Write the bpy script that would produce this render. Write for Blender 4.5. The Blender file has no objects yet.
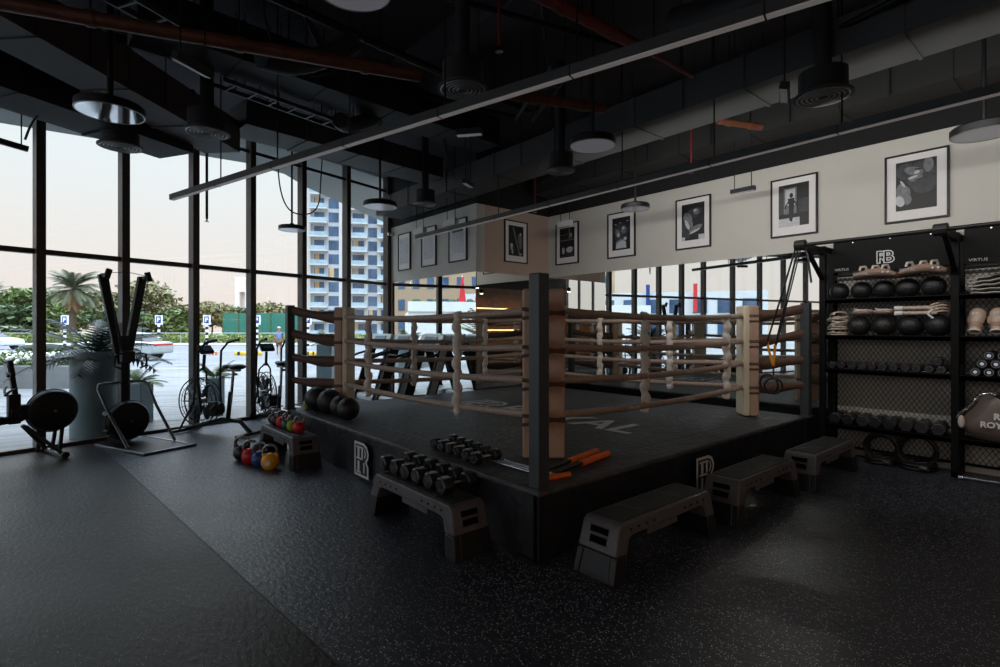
import bpy, bmesh, math, random
from mathutils import Vector, Matrix, Euler
random.seed(7)
PI=math.pi
sc=bpy.context.scene
COL=sc.collection
def S(r,g=None,b=None):
    if g is None: g=b=r
    f=lambda c:(c/255/12.92 if c/255<=.04045 else ((c/255+.055)/1.055)**2.4)
    return (f(r),f(g),f(b),1)
# ------------------------------------------------------------------ materials
MATS={}
def mat(name,rgb,rough=.6,metal=0,var=.12,scale=18,bump=0,bscale=None,spec=.5,coat=0,sheen=0,wear=None):
    m=bpy.data.materials.new(name); m.use_nodes=True; n=m.node_tree.nodes; l=m.node_tree.links
    b=n['Principled BSDF']; b.inputs['Roughness'].default_value=rough; b.inputs['Metallic'].default_value=metal
    b.inputs['Specular IOR Level'].default_value=spec
    if coat: b.inputs['Coat Weight'].default_value=coat
    if sheen: b.inputs['Sheen Weight'].default_value=sheen
    tc=n.new('ShaderNodeTexCoord'); nz=n.new('ShaderNodeTexNoise'); nz.inputs['Scale'].default_value=scale; nz.inputs['Detail'].default_value=5
    l.new(tc.outputs['Object'],nz.inputs['Vector'])
    r=n.new('ShaderNodeValToRGB'); c=S(*rgb) if len(rgb)==3 else rgb
    r.color_ramp.elements[0].position=.3; r.color_ramp.elements[1].position=.7
    r.color_ramp.elements[0].color=tuple(max(0,x*(1-var)) for x in c[:3])+(1,)
    r.color_ramp.elements[1].color=tuple(min(1,x*(1+var)) for x in c[:3])+(1,)
    l.new(nz.outputs['Fac'],r.inputs['Fac']); l.new(r.outputs['Color'],b.inputs['Base Color'])
    if bump:
        n2=n.new('ShaderNodeTexNoise'); n2.inputs['Scale'].default_value=bscale or scale*4; n2.inputs['Detail'].default_value=6
        l.new(tc.outputs['Object'],n2.inputs['Vector'])
        bp=n.new('ShaderNodeBump'); bp.inputs['Strength'].default_value=bump; bp.inputs['Distance'].default_value=.02
        l.new(n2.outputs['Fac'],bp.inputs['Height']); l.new(bp.outputs['Normal'],b.inputs['Normal'])
    MATS[name]=m; return m
def emat(name,rgb,strength):
    m=bpy.data.materials.new(name); m.use_nodes=True; b=m.node_tree.nodes['Principled BSDF']
    b.inputs['Base Color'].default_value=S(*rgb); b.inputs['Emission Color'].default_value=S(*rgb); b.inputs['Emission Strength'].default_value=strength
    MATS[name]=m; return m
blk=mat('black_metal',(20,20,22),.45,.3)
blk2=mat('black_plastic',(18,18,19),.5)
rubber=mat('black_rubber',(16,16,17),.42,bump=.15,bscale=60)
hexrub=mat('hex_rubber',(34,34,36),.26,bump=.1,bscale=90)
charc=mat('charcoal_metal',(62,66,70),.45,.2)
chrome=mat('chrome',(200,200,205),.2,1)
steel=mat('brushed_steel',(130,132,135),.35,.9)
grayp=mat('grey_plastic',(84,79,84),.45,bump=.08,bscale=80)
blkp=mat('dark_riser_plastic',(24,24,26),.45,bump=.08)
tread=mat('step_tread',(38,39,40),.6,bump=.5,bscale=140)
canvas=mat('ring_canvas',(66,67,71),.55,var=.4,scale=7,bump=1.0,bscale=14)
skirt=mat('ring_skirt',(26,27,33),.45,var=.25,scale=4,bump=.9,bscale=7)
leatherw=mat('cream_leather',(222,210,184),.45,var=.06,scale=6,bump=.1)
leather=mat('tan_leather',(184,154,136),.5,var=.08,scale=6,bump=.1)
ropem=mat('rope_cover',(168,144,130),.5,var=.16,scale=30,bump=.3,bscale=50)
strapm=mat('brown_strap',(96,72,60),.5,var=.15,scale=14,bump=.5,bscale=25)
tie=mat('tie_leather',(224,214,206),.55,var=.1,scale=18,bump=.5,bscale=40)
white=mat('white_paint',(232,230,226),.5,var=.03)
whitec=mat('white_print',(215,216,218),.6,var=.1,scale=30)
wallm=mat('wall_paint',(198,195,188),.8,var=.035,scale=1.5,bump=.05,bscale=60)
wallB=mat('wall_paint_taupe',(190,168,154),.8,var=.03,scale=1.5)
wallblk=mat('black_wall_paint',(24,24,25),.9)
ceilm=mat('ceiling_black',(58,54,60),.9,var=.25,scale=1.2,bump=.3,bscale=8)
duct=mat('duct_black',(26,26,27),.7,.0,var=.2,scale=2,bump=.08,bscale=5)
ductg=mat('duct_dark_grey',(60,61,62),.6,.2,var=.12,scale=2.5)
ductb=mat('duct_brown_grey',(70,62,60),.65,.1,var=.12,scale=3)
pipeo=mat('pipe_rust',(96,56,36),.5,.2,var=.3,scale=9)
piper=mat('pipe_red',(110,34,26),.45,.1)
mull=mat('mullion_bronze',(74,68,62),.4,.3)
orange=mat('orange_foam',(236,112,32),.55)
brass=mat('brass',(190,150,60),.35,1)
# ------------------------------------------------------------------ mesh builder
class MB:
    def __init__(s): s.bm=bmesh.new()
    def _x(s,g,M):
        if M is not None: bmesh.ops.transform(s.bm,matrix=M,verts=g)
    def box(s,c,d,rot=None):
        r=bmesh.ops.create_cube(s.bm,size=1); M=Matrix.Translation(c)@(Euler(rot).to_matrix().to_4x4() if rot else Matrix())@Matrix.Diagonal((d[0],d[1],d[2],1))
        s._x(r['verts'],M); return s
    def bb(s,x0,x1,y0,y1,z0,z1): return s.box(((x0+x1)/2,(y0+y1)/2,(z0+z1)/2),(abs(x1-x0),abs(y1-y0),abs(z1-z0)))
    def bar(s,p0,p1,w,h,up=(0,0,1)):
        p0,p1=Vector(p0),Vector(p1); d=p1-p0; L=d.length; z=d.normalized(); u=Vector(up)
        if abs(z.dot(u))>.99: u=Vector((1,0,0))
        x=u.cross(z).normalized(); y=z.cross(x)
        M=Matrix((x.to_4d(),y.to_4d(),z.to_4d(),(0,0,0,1))).transposed(); 
        for i in range(3): M[3][i]=0
        M.translation=(p0+p1)/2
        r=bmesh.ops.create_cube(s.bm,size=1); s._x(r['verts'],M@Matrix.Diagonal((w,h,L,1))); return s
    def cyl(s,p0,p1,r,r2=None,seg=16,caps=True):
        p0,p1=Vector(p0),Vector(p1); d=p1-p0
        q=bmesh.ops.create_cone(s.bm,cap_ends=caps,segments=seg,radius1=r,radius2=r if r2 is None else r2,depth=d.length)
        s._x(q['verts'],Matrix.Translation((p0+p1)/2)@d.to_track_quat('Z','Y').to_matrix().to_4x4()); return s
    def sph(s,c,r,sc_=(1,1,1),seg=24,rings=16,rot=None):
        q=bmesh.ops.create_uvsphere(s.bm,u_segments=seg,v_segments=rings,radius=r)
        s._x(q['verts'],Matrix.Translation(c)@(Euler(rot).to_matrix().to_4x4() if rot else Matrix())@Matrix.Diagonal((*sc_,1))); return s
    def tube(s,pts,r,seg=8,closed=False,flat=1):
        pts=[Vector(p) for p in pts]; n=len(pts); rings=[]
        rr=r if isinstance(r,(list,tuple)) else [r]*n
        up=Vector((0,0,1)); prev=None
        for i,p in enumerate(pts):
            if closed: t=pts[(i+1)%n]-pts[i-1]
            else: t=pts[min(i+1,n-1)]-pts[max(i-1,0)]
            t.normalize()
            if prev is None:
                a=up if abs(t.dot(up))<.95 else Vector((1,0,0)); x=a.cross(t).normalized()
            else: x=(prev-t*prev.dot(t)).normalized()
            prev=x; y=t.cross(x)
            rings.append([s.bm.verts.new(p+(x*math.cos(2*PI*k/seg)+y*math.sin(2*PI*k/seg)*flat)*rr[i]) for k in range(seg)])
        m=n if closed else n-1
        for i in range(m):
            A=rings[i];B=rings[(i+1)%n]
            for k in range(seg): s.bm.faces.new((A[k],A[(k+1)%seg],B[(k+1)%seg],B[k]))
        if not closed: s.bm.faces.new(rings[0][::-1]); s.bm.faces.new(rings[-1])
        return s
    def ring(s,c,R,r,axis=(0,0,1),n=32,seg=8,a0=0,a1=2*PI,flat=1):
        q=Vector(axis).to_track_quat('Z','Y'); c=Vector(c); closed=abs(a1-a0-2*PI)<1e-6
        k=n if closed else n+1
        pts=[c+q@Vector((R*math.cos(a0+(a1-a0)*i/n),R*math.sin(a0+(a1-a0)*i/n),0)) for i in range(k)]
        return s.tube(pts,r,seg,closed,flat)
    def lathe(s,prof,seg=24,M=None):
        rings=[]
        for (r,z) in prof:
            rings.append([s.bm.verts.new((r*math.cos(2*PI*k/seg),r*math.sin(2*PI*k/seg),z)) for k in range(seg)])
        for A,B in zip(rings,rings[1:]):
            for k in range(seg): s.bm.faces.new((A[k],A[(k+1)%seg],B[(k+1)%seg],B[k]))
        s.bm.faces.new(rings[0][::-1]); s.bm.faces.new(rings[-1])
        s._x([v for R in rings for v in R],M); return s
    def prism(s,poly,h0,h1,M=None,taper=1):
        A=[s.bm.verts.new((x,y,h0)) for x,y in poly]; B=[s.bm.verts.new((x*taper,y*taper,h1)) for x,y in poly]; n=len(poly)
        s.bm.faces.new(A[::-1]); s.bm.faces.new(B)
        for i in range(n): s.bm.faces.new((A[i],A[(i+1)%n],B[(i+1)%n],B[i]))
        s._x(A+B,M); return s
    def quad(s,a,b,c,d):
        s.bm.faces.new([s.bm.verts.new(p) for p in (a,b,c,d)]); return s
    def done(s,name,m,parent=None,bevel=0,smooth=True,loc=None,seg=2):
        bm=s.bm; bmesh.ops.recalc_face_normals(bm,faces=bm.faces)
        me=bpy.data.meshes.new(name); bm.to_mesh(me); bm.free()
        me.materials.append(m)
        if smooth:
            me.polygons.foreach_set('use_smooth',[True]*len(me.polygons)); me.set_sharp_from_angle(angle=math.radians(35))
        o=bpy.data.objects.new(name,me); COL.objects.link(o)
        if parent: o.parent=parent
        if loc: o.location=loc
        if bevel:
            b=o.modifiers.new('bevel','BEVEL'); b.width=bevel; b.segments=seg; b.limit_method='ANGLE'; b.angle_limit=math.radians(40)
        return o
RX=lambda a:Matrix.Rotation(a,4,'X'); RY=lambda a:Matrix.Rotation(a,4,'Y'); RZ=lambda a:Matrix.Rotation(a,4,'Z'); T=lambda *a:Matrix.Translation(a)
def thing(name,label,cat,loc=(0,0,0),rz=0,group=None):
    o=bpy.data.objects.new(name,None); o.empty_display_size=.1; COL.objects.link(o); o.location=loc; o.rotation_euler=(0,0,rz)
    o['label']=label; o['category']=cat
    if group: o['group']=group
    return o
def tag(o,label,cat,group=None,kind=None):
    o['label']=label; o['category']=cat
    if group: o['group']=group
    if kind: o['kind']=kind
    return o
def struct(o,label=None,cat=None):
    o['kind']='structure'
    if label: o['label']=label
    if cat: o['category']=cat
    return o
def dup(root,loc,rz=None,label=None,group=None,scale=None):
    def cp(o,par):
        c=o.copy(); COL.objects.link(c); c.parent=par
        for ch in kids[o.name]: cp(ch,c)
        return c
    kids={}
    def walk(o):
        kids[o.name]=list(o.children)
        for c in o.children: walk(c)
    walk(root); r=cp(root,None); r.location=loc
    if rz is not None: r.rotation_euler=(0,0,rz)
    if label: r['label']=label
    if group: r['group']=group
    if scale: r.scale=(scale,)*3
    return r
_tc={}
def text(name,s,size,m,parent,o,xd,yd,ext=.001,off=0,bold=0,sx=1):
    k=(s,off,bold)
    cu=bpy.data.curves.new('t','FONT'); cu.body=s; cu.size=size; cu.extrude=ext; cu.offset=off; cu.align_x='CENTER'; cu.align_y='CENTER'; cu.resolution_u=3
    ob=bpy.data.objects.new('t',cu); COL.objects.link(ob)
    dg=bpy.context.evaluated_depsgraph_get(); me=bpy.data.meshes.new_from_object(ob.evaluated_get(dg)); bpy.data.objects.remove(ob)
    xd,yd=Vector(xd).normalized(),Vector(yd).normalized(); zd=xd.cross(yd)
    M=Matrix((xd.to_4d()*sx,yd.to_4d(),zd.to_4d(),(0,0,0,1))).transposed()
    for i in range(3): M[3][i]=0
    M.translation=o; me.transform(M); me.materials.clear(); me.materials.append(m)
    t=bpy.data.objects.new(name,me); COL.objects.link(t)
    if parent: t.parent=parent
    return t
def ordinal(i): return ['first','second','third','fourth','fifth','sixth','seventh','eighth','ninth','tenth','eleventh','twelfth'][i]
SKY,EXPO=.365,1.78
# ------------------------------------------------------------------ camera and world
A0=math.radians(40.546)
cam=bpy.data.objects.new('camera',bpy.data.cameras.new('camera')); COL.objects.link(cam); sc.camera=cam
cam.location=(0,0,1.65); cam.rotation_euler=(PI/2,0,-A0)
cam.data.sensor_fit='HORIZONTAL'; cam.data.sensor_width=36; cam.data.lens=36*526.23/1000; cam.data.clip_start=.05; cam.data.clip_end=600
cam.data.shift_y=-(333.5-328.74)/1000
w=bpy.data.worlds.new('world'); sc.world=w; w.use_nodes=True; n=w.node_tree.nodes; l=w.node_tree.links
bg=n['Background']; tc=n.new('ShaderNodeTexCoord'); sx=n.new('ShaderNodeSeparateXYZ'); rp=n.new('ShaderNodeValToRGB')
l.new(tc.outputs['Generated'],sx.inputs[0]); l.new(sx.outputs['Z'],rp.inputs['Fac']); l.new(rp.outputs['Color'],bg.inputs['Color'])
e=rp.color_ramp.elements; e[0].position=.0; e[0].color=S(236,220,212); e[1].position=.4; e[1].color=S(226,234,238)
x=e.new(.12); x.color=S(237,229,225); x=e.new(.25); x.color=S(232,236,238); x=e.new(.65); x.color=S(200,218,240)
# dusk sky: unseen upper part boosted to brighten the interior
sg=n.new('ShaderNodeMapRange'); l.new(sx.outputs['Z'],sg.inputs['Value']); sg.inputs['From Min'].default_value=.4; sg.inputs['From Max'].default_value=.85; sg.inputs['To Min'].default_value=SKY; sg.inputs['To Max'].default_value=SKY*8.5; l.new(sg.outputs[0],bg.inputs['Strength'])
sc.view_settings.view_transform='Standard'; sc.view_settings.look='None'; sc.view_settings.gamma=1; sc.view_settings.use_curve_mapping=False
sc.view_settings.exposure=EXPO
sc.cycles.use_denoising=True; sc.cycles.max_bounces=10; sc.cycles.sample_clamp_indirect=6
# ------------------------------------------------------------------ room shell
ZT,ZB,CZ=4.02,2.73,5.2
XC,YB,XA=8.05,7.83,6.11
gx,gy=math.cos(math.radians(15)),math.sin(math.radians(15))
G=lambda t,z=0,o=0:Vector((1.8+gx*t-gy*o,10.05+gy*t+gx*o,z))   # point on the glass wall; o = outwards
TE=4.46; TL=-11.0; WX=G(-11).x
# floor material
fm=bpy.data.materials.new('rubber_floor'); fm.use_nodes=True; n=fm.node_tree.nodes; l=fm.node_tree.links; b=n['Principled BSDF']
tc=n.new('ShaderNodeTexCoord'); sep=n.new('ShaderNodeSeparateXYZ'); l.new(tc.outputs['Object'],sep.inputs[0])
mx=n.new('ShaderNodeMath'); mx.operation='MULTIPLY_ADD'; l.new(sep.outputs['Y'],mx.inputs[0]); mx.inputs[1].default_value=.079; mx.inputs[2].default_value=-1.27
ad=n.new('ShaderNodeMath'); ad.operation='ADD'; l.new(sep.outputs['X'],ad.inputs[0]); l.new(mx.outputs[0],ad.inputs[1])
gt=n.new('ShaderNodeMath'); gt.operation='GREATER_THAN'; l.new(ad.outputs[0],gt.inputs[0]); gt.inputs[1].default_value=0
nz=n.new('ShaderNodeTexNoise'); nz.inputs['Scale'].default_value=1.3; nz.inputs['Detail'].default_value=8; l.new(tc.outputs['Object'],nz.inputs['Vector'])
ba=n.new('ShaderNodeMix'); ba.data_type='RGBA'; l.new(gt.outputs[0],ba.inputs['Factor']); ba.inputs['A'].default_value=S(60,52,46); ba.inputs['B'].default_value=S(44,50,66)
vo=n.new('ShaderNodeTexVoronoi'); vo.inputs['Scale'].default_value=95; l.new(tc.outputs['Object'],vo.inputs['Vector'])
lt=n.new('ShaderNodeMath'); lt.operation='LESS_THAN'; l.new(vo.outputs['Distance'],lt.inputs[0])
s2=n.new('ShaderNodeSeparateColor'); l.new(vo.outputs['Color'],s2.inputs[0])
# speck size depends on the cell: only some cells carry a speck, and fewer in the left roll
th=n.new('ShaderNodeMapRange'); l.new(s2.outputs[0],th.inputs['Value']); th.inputs['From Min'].default_value=.4; th.inputs['From Max'].default_value=1; th.inputs['To Min'].default_value=0; th.inputs['To Max'].default_value=.42
ml=n.new('ShaderNodeMath'); ml.operation='MULTIPLY'; l.new(th.outputs[0],ml.inputs[0])
mr=n.new('ShaderNodeMapRange'); l.new(gt.outputs[0],mr.inputs['Value']); mr.inputs['To Min'].default_value=.55; mr.inputs['To Max'].default_value=1; l.new(mr.outputs[0],ml.inputs[1]); l.new(ml.outputs[0],lt.inputs[1])
mc=n.new('ShaderNodeMix'); mc.data_type='RGBA'; l.new(lt.outputs[0],mc.inputs['Factor']); l.new(ba.outputs['Result'],mc.inputs['A']); mc.inputs['B'].default_value=S(250,252,255)
dk=n.new('ShaderNodeMix'); dk.data_type='RGBA'; dk.blend_type='MULTIPLY'; dk.inputs['Factor'].default_value=.75; l.new(mc.outputs['Result'],dk.inputs['A']); l.new(nz.outputs['Fac'],dk.inputs['B'])
l.new(dk.outputs['Result'],b.inputs['Base Color'])
n3=n.new('ShaderNodeTexNoise'); n3.inputs['Scale'].default_value=34; n3.inputs['Detail'].default_value=8; mp=n.new('ShaderNodeMapping'); mp.inputs['Scale'].default_value=(1,.45,1); mp.inputs['Rotation'].default_value=(0,0,.6); l.new(tc.outputs['Object'],mp.inputs[0]); l.new(mp.outputs[0],n3.inputs['Vector'])
bp=n.new('ShaderNodeBump'); bp.inputs['Strength'].default_value=.6; bp.inputs['Distance'].default_value=.01; l.new(n3.outputs['Fac'],bp.inputs['Height']); l.new(bp.outputs['Normal'],b.inputs['Normal'])
rr=n.new('ShaderNodeMapRange'); l.new(nz.outputs['Fac'],rr.inputs['Value']); rr.inputs['To Min'].default_value=.3; rr.inputs['To Max'].default_value=.5; l.new(rr.outputs[0],b.inputs['Roughness'])
sp_=n.new('ShaderNodeMapRange'); l.new(gt.outputs[0],sp_.inputs['Value']); sp_.inputs['To Min'].default_value=.3; sp_.inputs['To Max'].default_value=.8; l.new(sp_.outputs[0],b.inputs['Specular IOR Level'])
g0=G(TE+.1,0,.06); g1=G(TL-.1,0,.06)
fp=[(WX-.1,-7.1),(8.2,-7.1),(8.2,8.0),(6.3,8.0),(6.3,g0.y),(g0.x,g0.y),(g1.x,g1.y)]
struct(MB().prism(fp,-.12,0).done('floor',fm,smooth=False),'dark rubber gym floor with pale flecks','floor')
struct(MB().bar((1.27-.079*9.3,9.3,.0015),(1.27+.079*3,-3,.0015),.006,.003).done('trim_1',rubber,smooth=False))
mirror=bpy.data.materials.new('mirror'); mirror.use_nodes=True; b=mirror.node_tree.nodes['Principled BSDF']; b.inputs['Metallic'].default_value=1; b.inputs['Roughness'].default_value=.01; b.inputs['Base Color'].default_value=(.80,.83,.82,1)
# walls: painted band above, black above that; mirrors below
def wallbox(name,x0,x1,y0,y1,z0,z1,m,lab=None): return struct(MB().bb(x0,x1,y0,y1,z0,z1).done(name,m,smooth=False),lab,'wall' if lab else None)
YM=2.42
wallbox('wall_right',XC,XC+.2,-7.1,YB+.2,0,ZT,wallm,'pale painted wall above the mirrors and behind the storage rack')
wallbox('wall_right_upper',XC,XC+.2,-7.1,YB+.2,ZT,CZ,wallblk)
wallbox('wall_back_right',XA+.2,XC,YB,YB+.2,0,ZT,wallB,'taupe return wall with one framed photograph')
wallbox('wall_back_right_upper',XA+.2,XC,YB,YB+.2,ZT,CZ,wallblk)
wallbox('wall_back_left',XA,XA+.2,YB,11.32,0,ZT,wallm,'grey wall with three framed pictures next to the glass front')
wallbox('wall_back_left_upper',XA,XA+.2,YB,11.32,ZT,CZ,wallblk)
woodw=mat('wood_panel',(150,96,58),.5,var=.25,scale=4)
wallbox('wall_front',WX-.2,XC+.2,-7.2,-7.0,0,CZ,mat('dark_back_wall',(60,52,46),.8))
struct(MB().prism([(WX-.2,-7.2),(8.25,-7.2),(8.25,8.03),(6.31,8.03),(6.31,G(4.66).y),(G(4.6,0,.05).x,G(4.6,0,.05).y),(G(TL-.2).x,G(TL-.2).y)],CZ,CZ+.2).done('ceiling',ceilm,smooth=False),'exposed black concrete ceiling','ceiling')
def mirror_panel(name,x0,x1,y0,y1,lab,n,ax):
    t=thing(name,lab,'mirror',((x0+x1)/2,(y0+y1)/2,.12))
    w_=(x1-x0) if ax==0 else (y1-y0)
    m=MB(); m.bb(-(x1-x0)/2,(x1-x0)/2,-(y1-y0)/2,(y1-y0)/2,0,ZB-.12); m.done('mirror_glass',mirror,t,smooth=False)
    return t
mirror_panel('wall_mirror',XC-.012,XC-.0,YM,YB-.012,'long wall mirror running behind the boxing ring up to the rack',0,1)
mirror_panel('wall_mirror',XA-.0,XC-.0,YB-.012,YB-.0,'narrow wall mirror on the taupe return wall behind the near ring post',0,0)
mirror_panel('wall_mirror',XA-.012,XA-.0,YB,11.0,'wall mirror below the three framed pictures by the glass front',0,1)
wallbox('baseboard_right',XC-.03,XC,YM,YB-.03,0,.12,blk2); wallbox('baseboard_back',XA-.03,XC-.03,YB-.03,YB,0,.12,blk2); wallbox('baseboard_left',XA-.03,XA,YB,11.1,0,.12,blk2)
# ------------------------------------------------------------------ glass front
glass=bpy.data.materials.new('window_glass'); glass.use_nodes=True; n=glass.node_tree.nodes; l=glass.node_tree.links; n.remove(n['Principled BSDF'])
tr=n.new('ShaderNodeBsdfTransparent'); tr.inputs['Color'].default_value=(.93,.95,.95,1); gl=n.new('ShaderNodeBsdfGlossy'); gl.inputs['Roughness'].default_value=.01
lw=n.new('ShaderNodeLayerWeight'); lw.inputs['Blend'].default_value=.5; pw=n.new('ShaderNodeMath'); pw.operation='POWER'; pw.inputs[1].default_value=5; l.new(lw.outputs['Facing'],pw.inputs[0])
fr=n.new('ShaderNodeMath'); fr.operation='MULTIPLY_ADD'; fr.inputs[1].default_value=.9; fr.inputs[2].default_value=.025; l.new(pw.outputs[0],fr.inputs[0]); mi=n.new('ShaderNodeMixShader'); l.new(fr.outputs[0],mi.inputs[0]); l.new(tr.outputs[0],mi.inputs[1]); l.new(gl.outputs[0],mi.inputs[2]); l.new(mi.outputs[0],n['Material Output'].inputs[0])
ts=[-11,-9.7,-8.4,-7.1,-5.8,-4.4,-2.985,-1.985,-.989,.027,1.026,2.093,3.195,4.379]
TRZ=2.70; GH=CZ
rzg=math.radians(15)
for i,(a,bb_) in enumerate(zip(ts,ts[1:])):
    nm='window_%d'%(i+1)
    p=G((a+bb_)/2); W=bb_-a
    o=bpy.data.objects.new(nm,None); COL.objects.link(o); o.location=p; o.rotation_euler=(0,0,rzg); o['kind']='structure'
    MB().bb(-W/2,W/2,-.006,.006,.06,GH).done('pane',glass,o,smooth=False)
    MB().bb(-W/2+.035,W/2-.035,-.05,.05,TRZ-.035,TRZ+.035).bb(-W/2+.035,W/2-.035,-.06,.05,0,.05).bb(-W/2+.035,W/2-.035,-.05,.05,GH-.35,GH-.29).done('window_frame',mull,o,smooth=False)
for i,t_ in enumerate(ts):
    p=G(t_); o=MB().bb(-.052,.052,-.12,.05,0,GH).done('trim_%d'%(i+2),mull,bevel=.006,loc=p); o.rotation_euler=(0,0,rzg); o['kind']='structure'
# unseen side wall behind the camera's left, glazed to let more daylight in
sy0,sy1=-7.0,G(TL).y; N_=13; st_=(sy1-sy0)/N_
for i in range(N_):
    y_=sy0+st_*(i+.5); o=bpy.data.objects.new('window_%d'%(i+20),None); COL.objects.link(o); o.location=(WX,y_,0); o['kind']='structure'
    MB().bb(-.006,.006,-st_/2,st_/2,.06,GH).done('pane',glass,o,smooth=False)
    MB().bb(-.05,.05,-st_/2+.035,st_/2-.035,TRZ-.035,TRZ+.035).bb(-.05,.05,-st_/2+.035,st_/2-.035,0,.05).done('window_frame',mull,o,smooth=False)
    o=MB().bb(-.05,.11,-.045,.045,0,GH).done('trim_%d'%(i+40),mull,loc=(WX,y_-st_/2,0)); o['kind']='structure'
ld=bpy.data.lights.new('window_portal','AREA'); ld.shape='RECTANGLE'; ld.size=sy1-sy0; ld.size_y=5.1; ld.cycles.is_portal=True
lo=bpy.data.objects.new('window_portal',ld); COL.objects.link(lo); lo.location=(WX+.15,(sy0+sy1)/2,2.6); lo.rotation_euler=(PI/2,0,PI/2)
lo.rotation_euler=Vector((-1,0,0)).to_track_quat('Z','Y').to_euler()
# light portal in the glass front
ld=bpy.data.lights.new('window_portal','AREA'); ld.shape='RECTANGLE'; ld.size=15.4; ld.size_y=5.1; ld.cycles.is_portal=True
lo=bpy.data.objects.new('window_portal',ld); COL.objects.link(lo); lo.location=G(-3.3,2.6,-.15); lo.rotation_euler=(-PI/2,0,rzg)   # -Z points inwards
# ------------------------------------------------------------------ boxing ring
RX0,RX1,RY0,RY1,RH=2.61,7.54,2.63,7.72,.507
ring=thing('boxing_ring','raised boxing ring with black canvas, tan ropes and corner pads','boxing ring',(RX0,RY0,0))
rx=lambda x:x-RX0; ry=lambda y:y-RY0
LX,LY=RX1-RX0,RY1-RY0
def skirt_mesh():
    mb=MB(); bm=mb.bm; random.seed(3)
    P=[(0,0),(LX,0),(LX,LY),(0,LY)]
    for i in range(4):
        a,b=Vector(P[i]),Vector(P[(i+1)%4]); d=(b-a).normalized(); nrm=Vector((d.y,-d.x)); N=60
        ph=random.random()*6
        rows=[]
        for k,z in enumerate((.0,.12,.25,.4,RH-.02)):
            row=[]
            for j in range(N+1):
                t=j/N; amp=.014*(1-k/4)*min(1,8*t*(1-t))
                o=amp*(math.sin(t*37+ph)+.6*math.sin(t*61+ph*2))-.012
                p=a+(b-a)*t+nrm*o; row.append(bm.verts.new((p.x,p.y,z+.002)))
            rows.append(row)
        for A,B in zip(rows,rows[1:]):
            for j in range(N): bm.faces.new((A[j],A[j+1],B[j+1],B[j]))
    mb.bb(.04,LX-.04,.04,LY-.04,.01,RH-.04)
    return mb
skirt_mesh().done('skirt',skirt,ring)
MB().bb(-.012,LX+.012,-.012,LY+.012,RH-.045,RH).done('canvas',canvas,ring,bevel=.015,seg=3)
seam=MB(); seam.bb(.34,.35,.3,LY-.3,RH,RH+.002).bb(.3,LX-.3,.34,.35,RH,RH+.002); seam.done('canvas_seam',rubber,ring,smooth=False)
# corner trim tube of the skirt
MB().cyl((-.012,-.012,0),(-.012,-.012,RH-.04),.014).bar((-.03,.2,.01),(-.03,-.05,.01),.01,.02).done('skirt_trim',blk,ring)
# skirt and canvas lettering
def crest(name,parent,o,xd,yd,h,stretch=1.0,dark=None):
    # a slab letter shield: white outline, black field, white inner strokes
    xd,yd=Vector(xd).normalized(),Vector(yd).normalized(); nn=xd.cross(yd); o=Vector(o); w_=.74*h*stretch
    def poly(mb,pts,lv):
        mb.bm.faces.new([mb.bm.verts.new(o+xd*x*w_+yd*y*h+nn*(.001+.0012*lv)) for x,y in pts])
    out=[(-.5,-.5),(.5,-.5),(.5,-.16),(.37,-.03),(.5,.1),(.52,.24),(.4,.42),(.2,.5),(-.5,.5)]
    mb=MB(); poly(mb,out,0); t=mb.done(name,whitec,parent,smooth=False)
    mb=MB(); poly(mb,[(-.41,-.43),(.41,-.43),(.41,-.18),(.26,-.03),(.41,.12),(.42,.23),(.33,.36),(.17,.43),(-.41,.43)],1); mb.done('emblem_field',dark or rubber,t,smooth=False)
    mb=MB(); R_=lambda a,b,c,d:poly(mb,[(a,c),(b,c),(b,d),(a,d)],2)
    R_(-.26,-.12,.04,.36); R_(-.34,.0,.33,.38); R_(-.34,.1,.0,.05); R_(.02,.13,.06,.34); R_(-.04,.16,.33,.38)
    poly(mb,[(.2,.36),(.26,.33),(.33,.24),(.33,.16),(.24,.06),(.2,.08),(.26,.17),(.26,.24)],2)
    R_(-.26,-.12,-.34,-.05); R_(-.34,-.02,-.4,-.35); R_(.16,.24,-.36,-.06)
    mb.done('emblem_strokes',whitec,t,smooth=False)
    return t
crest('skirt_emblem',ring,(-.035,5.33-RY0,.225),(0,-1,0),(0,0,1),.37,1.22)
crest('skirt_emblem',ring,(4.85-RX0,-.035,.225),(1,0,0),(0,0,1),.37,1.22)
crest('canvas_emblem',ring,(4.95-RX0,6.25-RY0,RH+.003),(0,-1,0),(1,0,0),.8,1.1,canvas)
text('canvas_lettering','ROYAL',.78,whitec,ring,(5.0-RX0,4.62-RY0,RH+.003),(0,-1,0),(1,0,0),.001,.012,sx=.95)
# posts outside the ropes
PC=[(RX0+.055,RY0+.055),(RX0+.01,RY1-.02),(RX1-.02,RY0+.0),(RX1-.055,RY1-.055)]
for i,(x,y) in enumerate(PC):
    H=2.04 if i==0 else 1.98
    mb=MB(); mb.bb(rx(x)-.052,rx(x)+.052,ry(y)-.052,ry(y)+.052,RH-.02,H).bb(rx(x)-.07,rx(x)+.07,ry(y)-.07,ry(y)+.07,RH-.01,RH+.012)
    po=mb.done('corner_post',charc,ring,bevel=.004)
    MB().bb(rx(x)-.05,rx(x)+.05,ry(y)-.05,ry(y)+.05,H,H+.006).done('post_cap',blk2,po,smooth=False)
    if i==0: MB().bb(rx(x)-.075,rx(x)-.02,ry(y)-.02,ry(y)+.075,0,RH-.03).done('post_foot',blk2,ring)
# rope corners
RC=[(3.25,3.24),(3.12,7.15),(7.0,3.17),(6.87,7.05)]
PADC=[(3.33,3.30),(3.165,7.09),(7.01,3.155),(6.8,6.98)]
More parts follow.
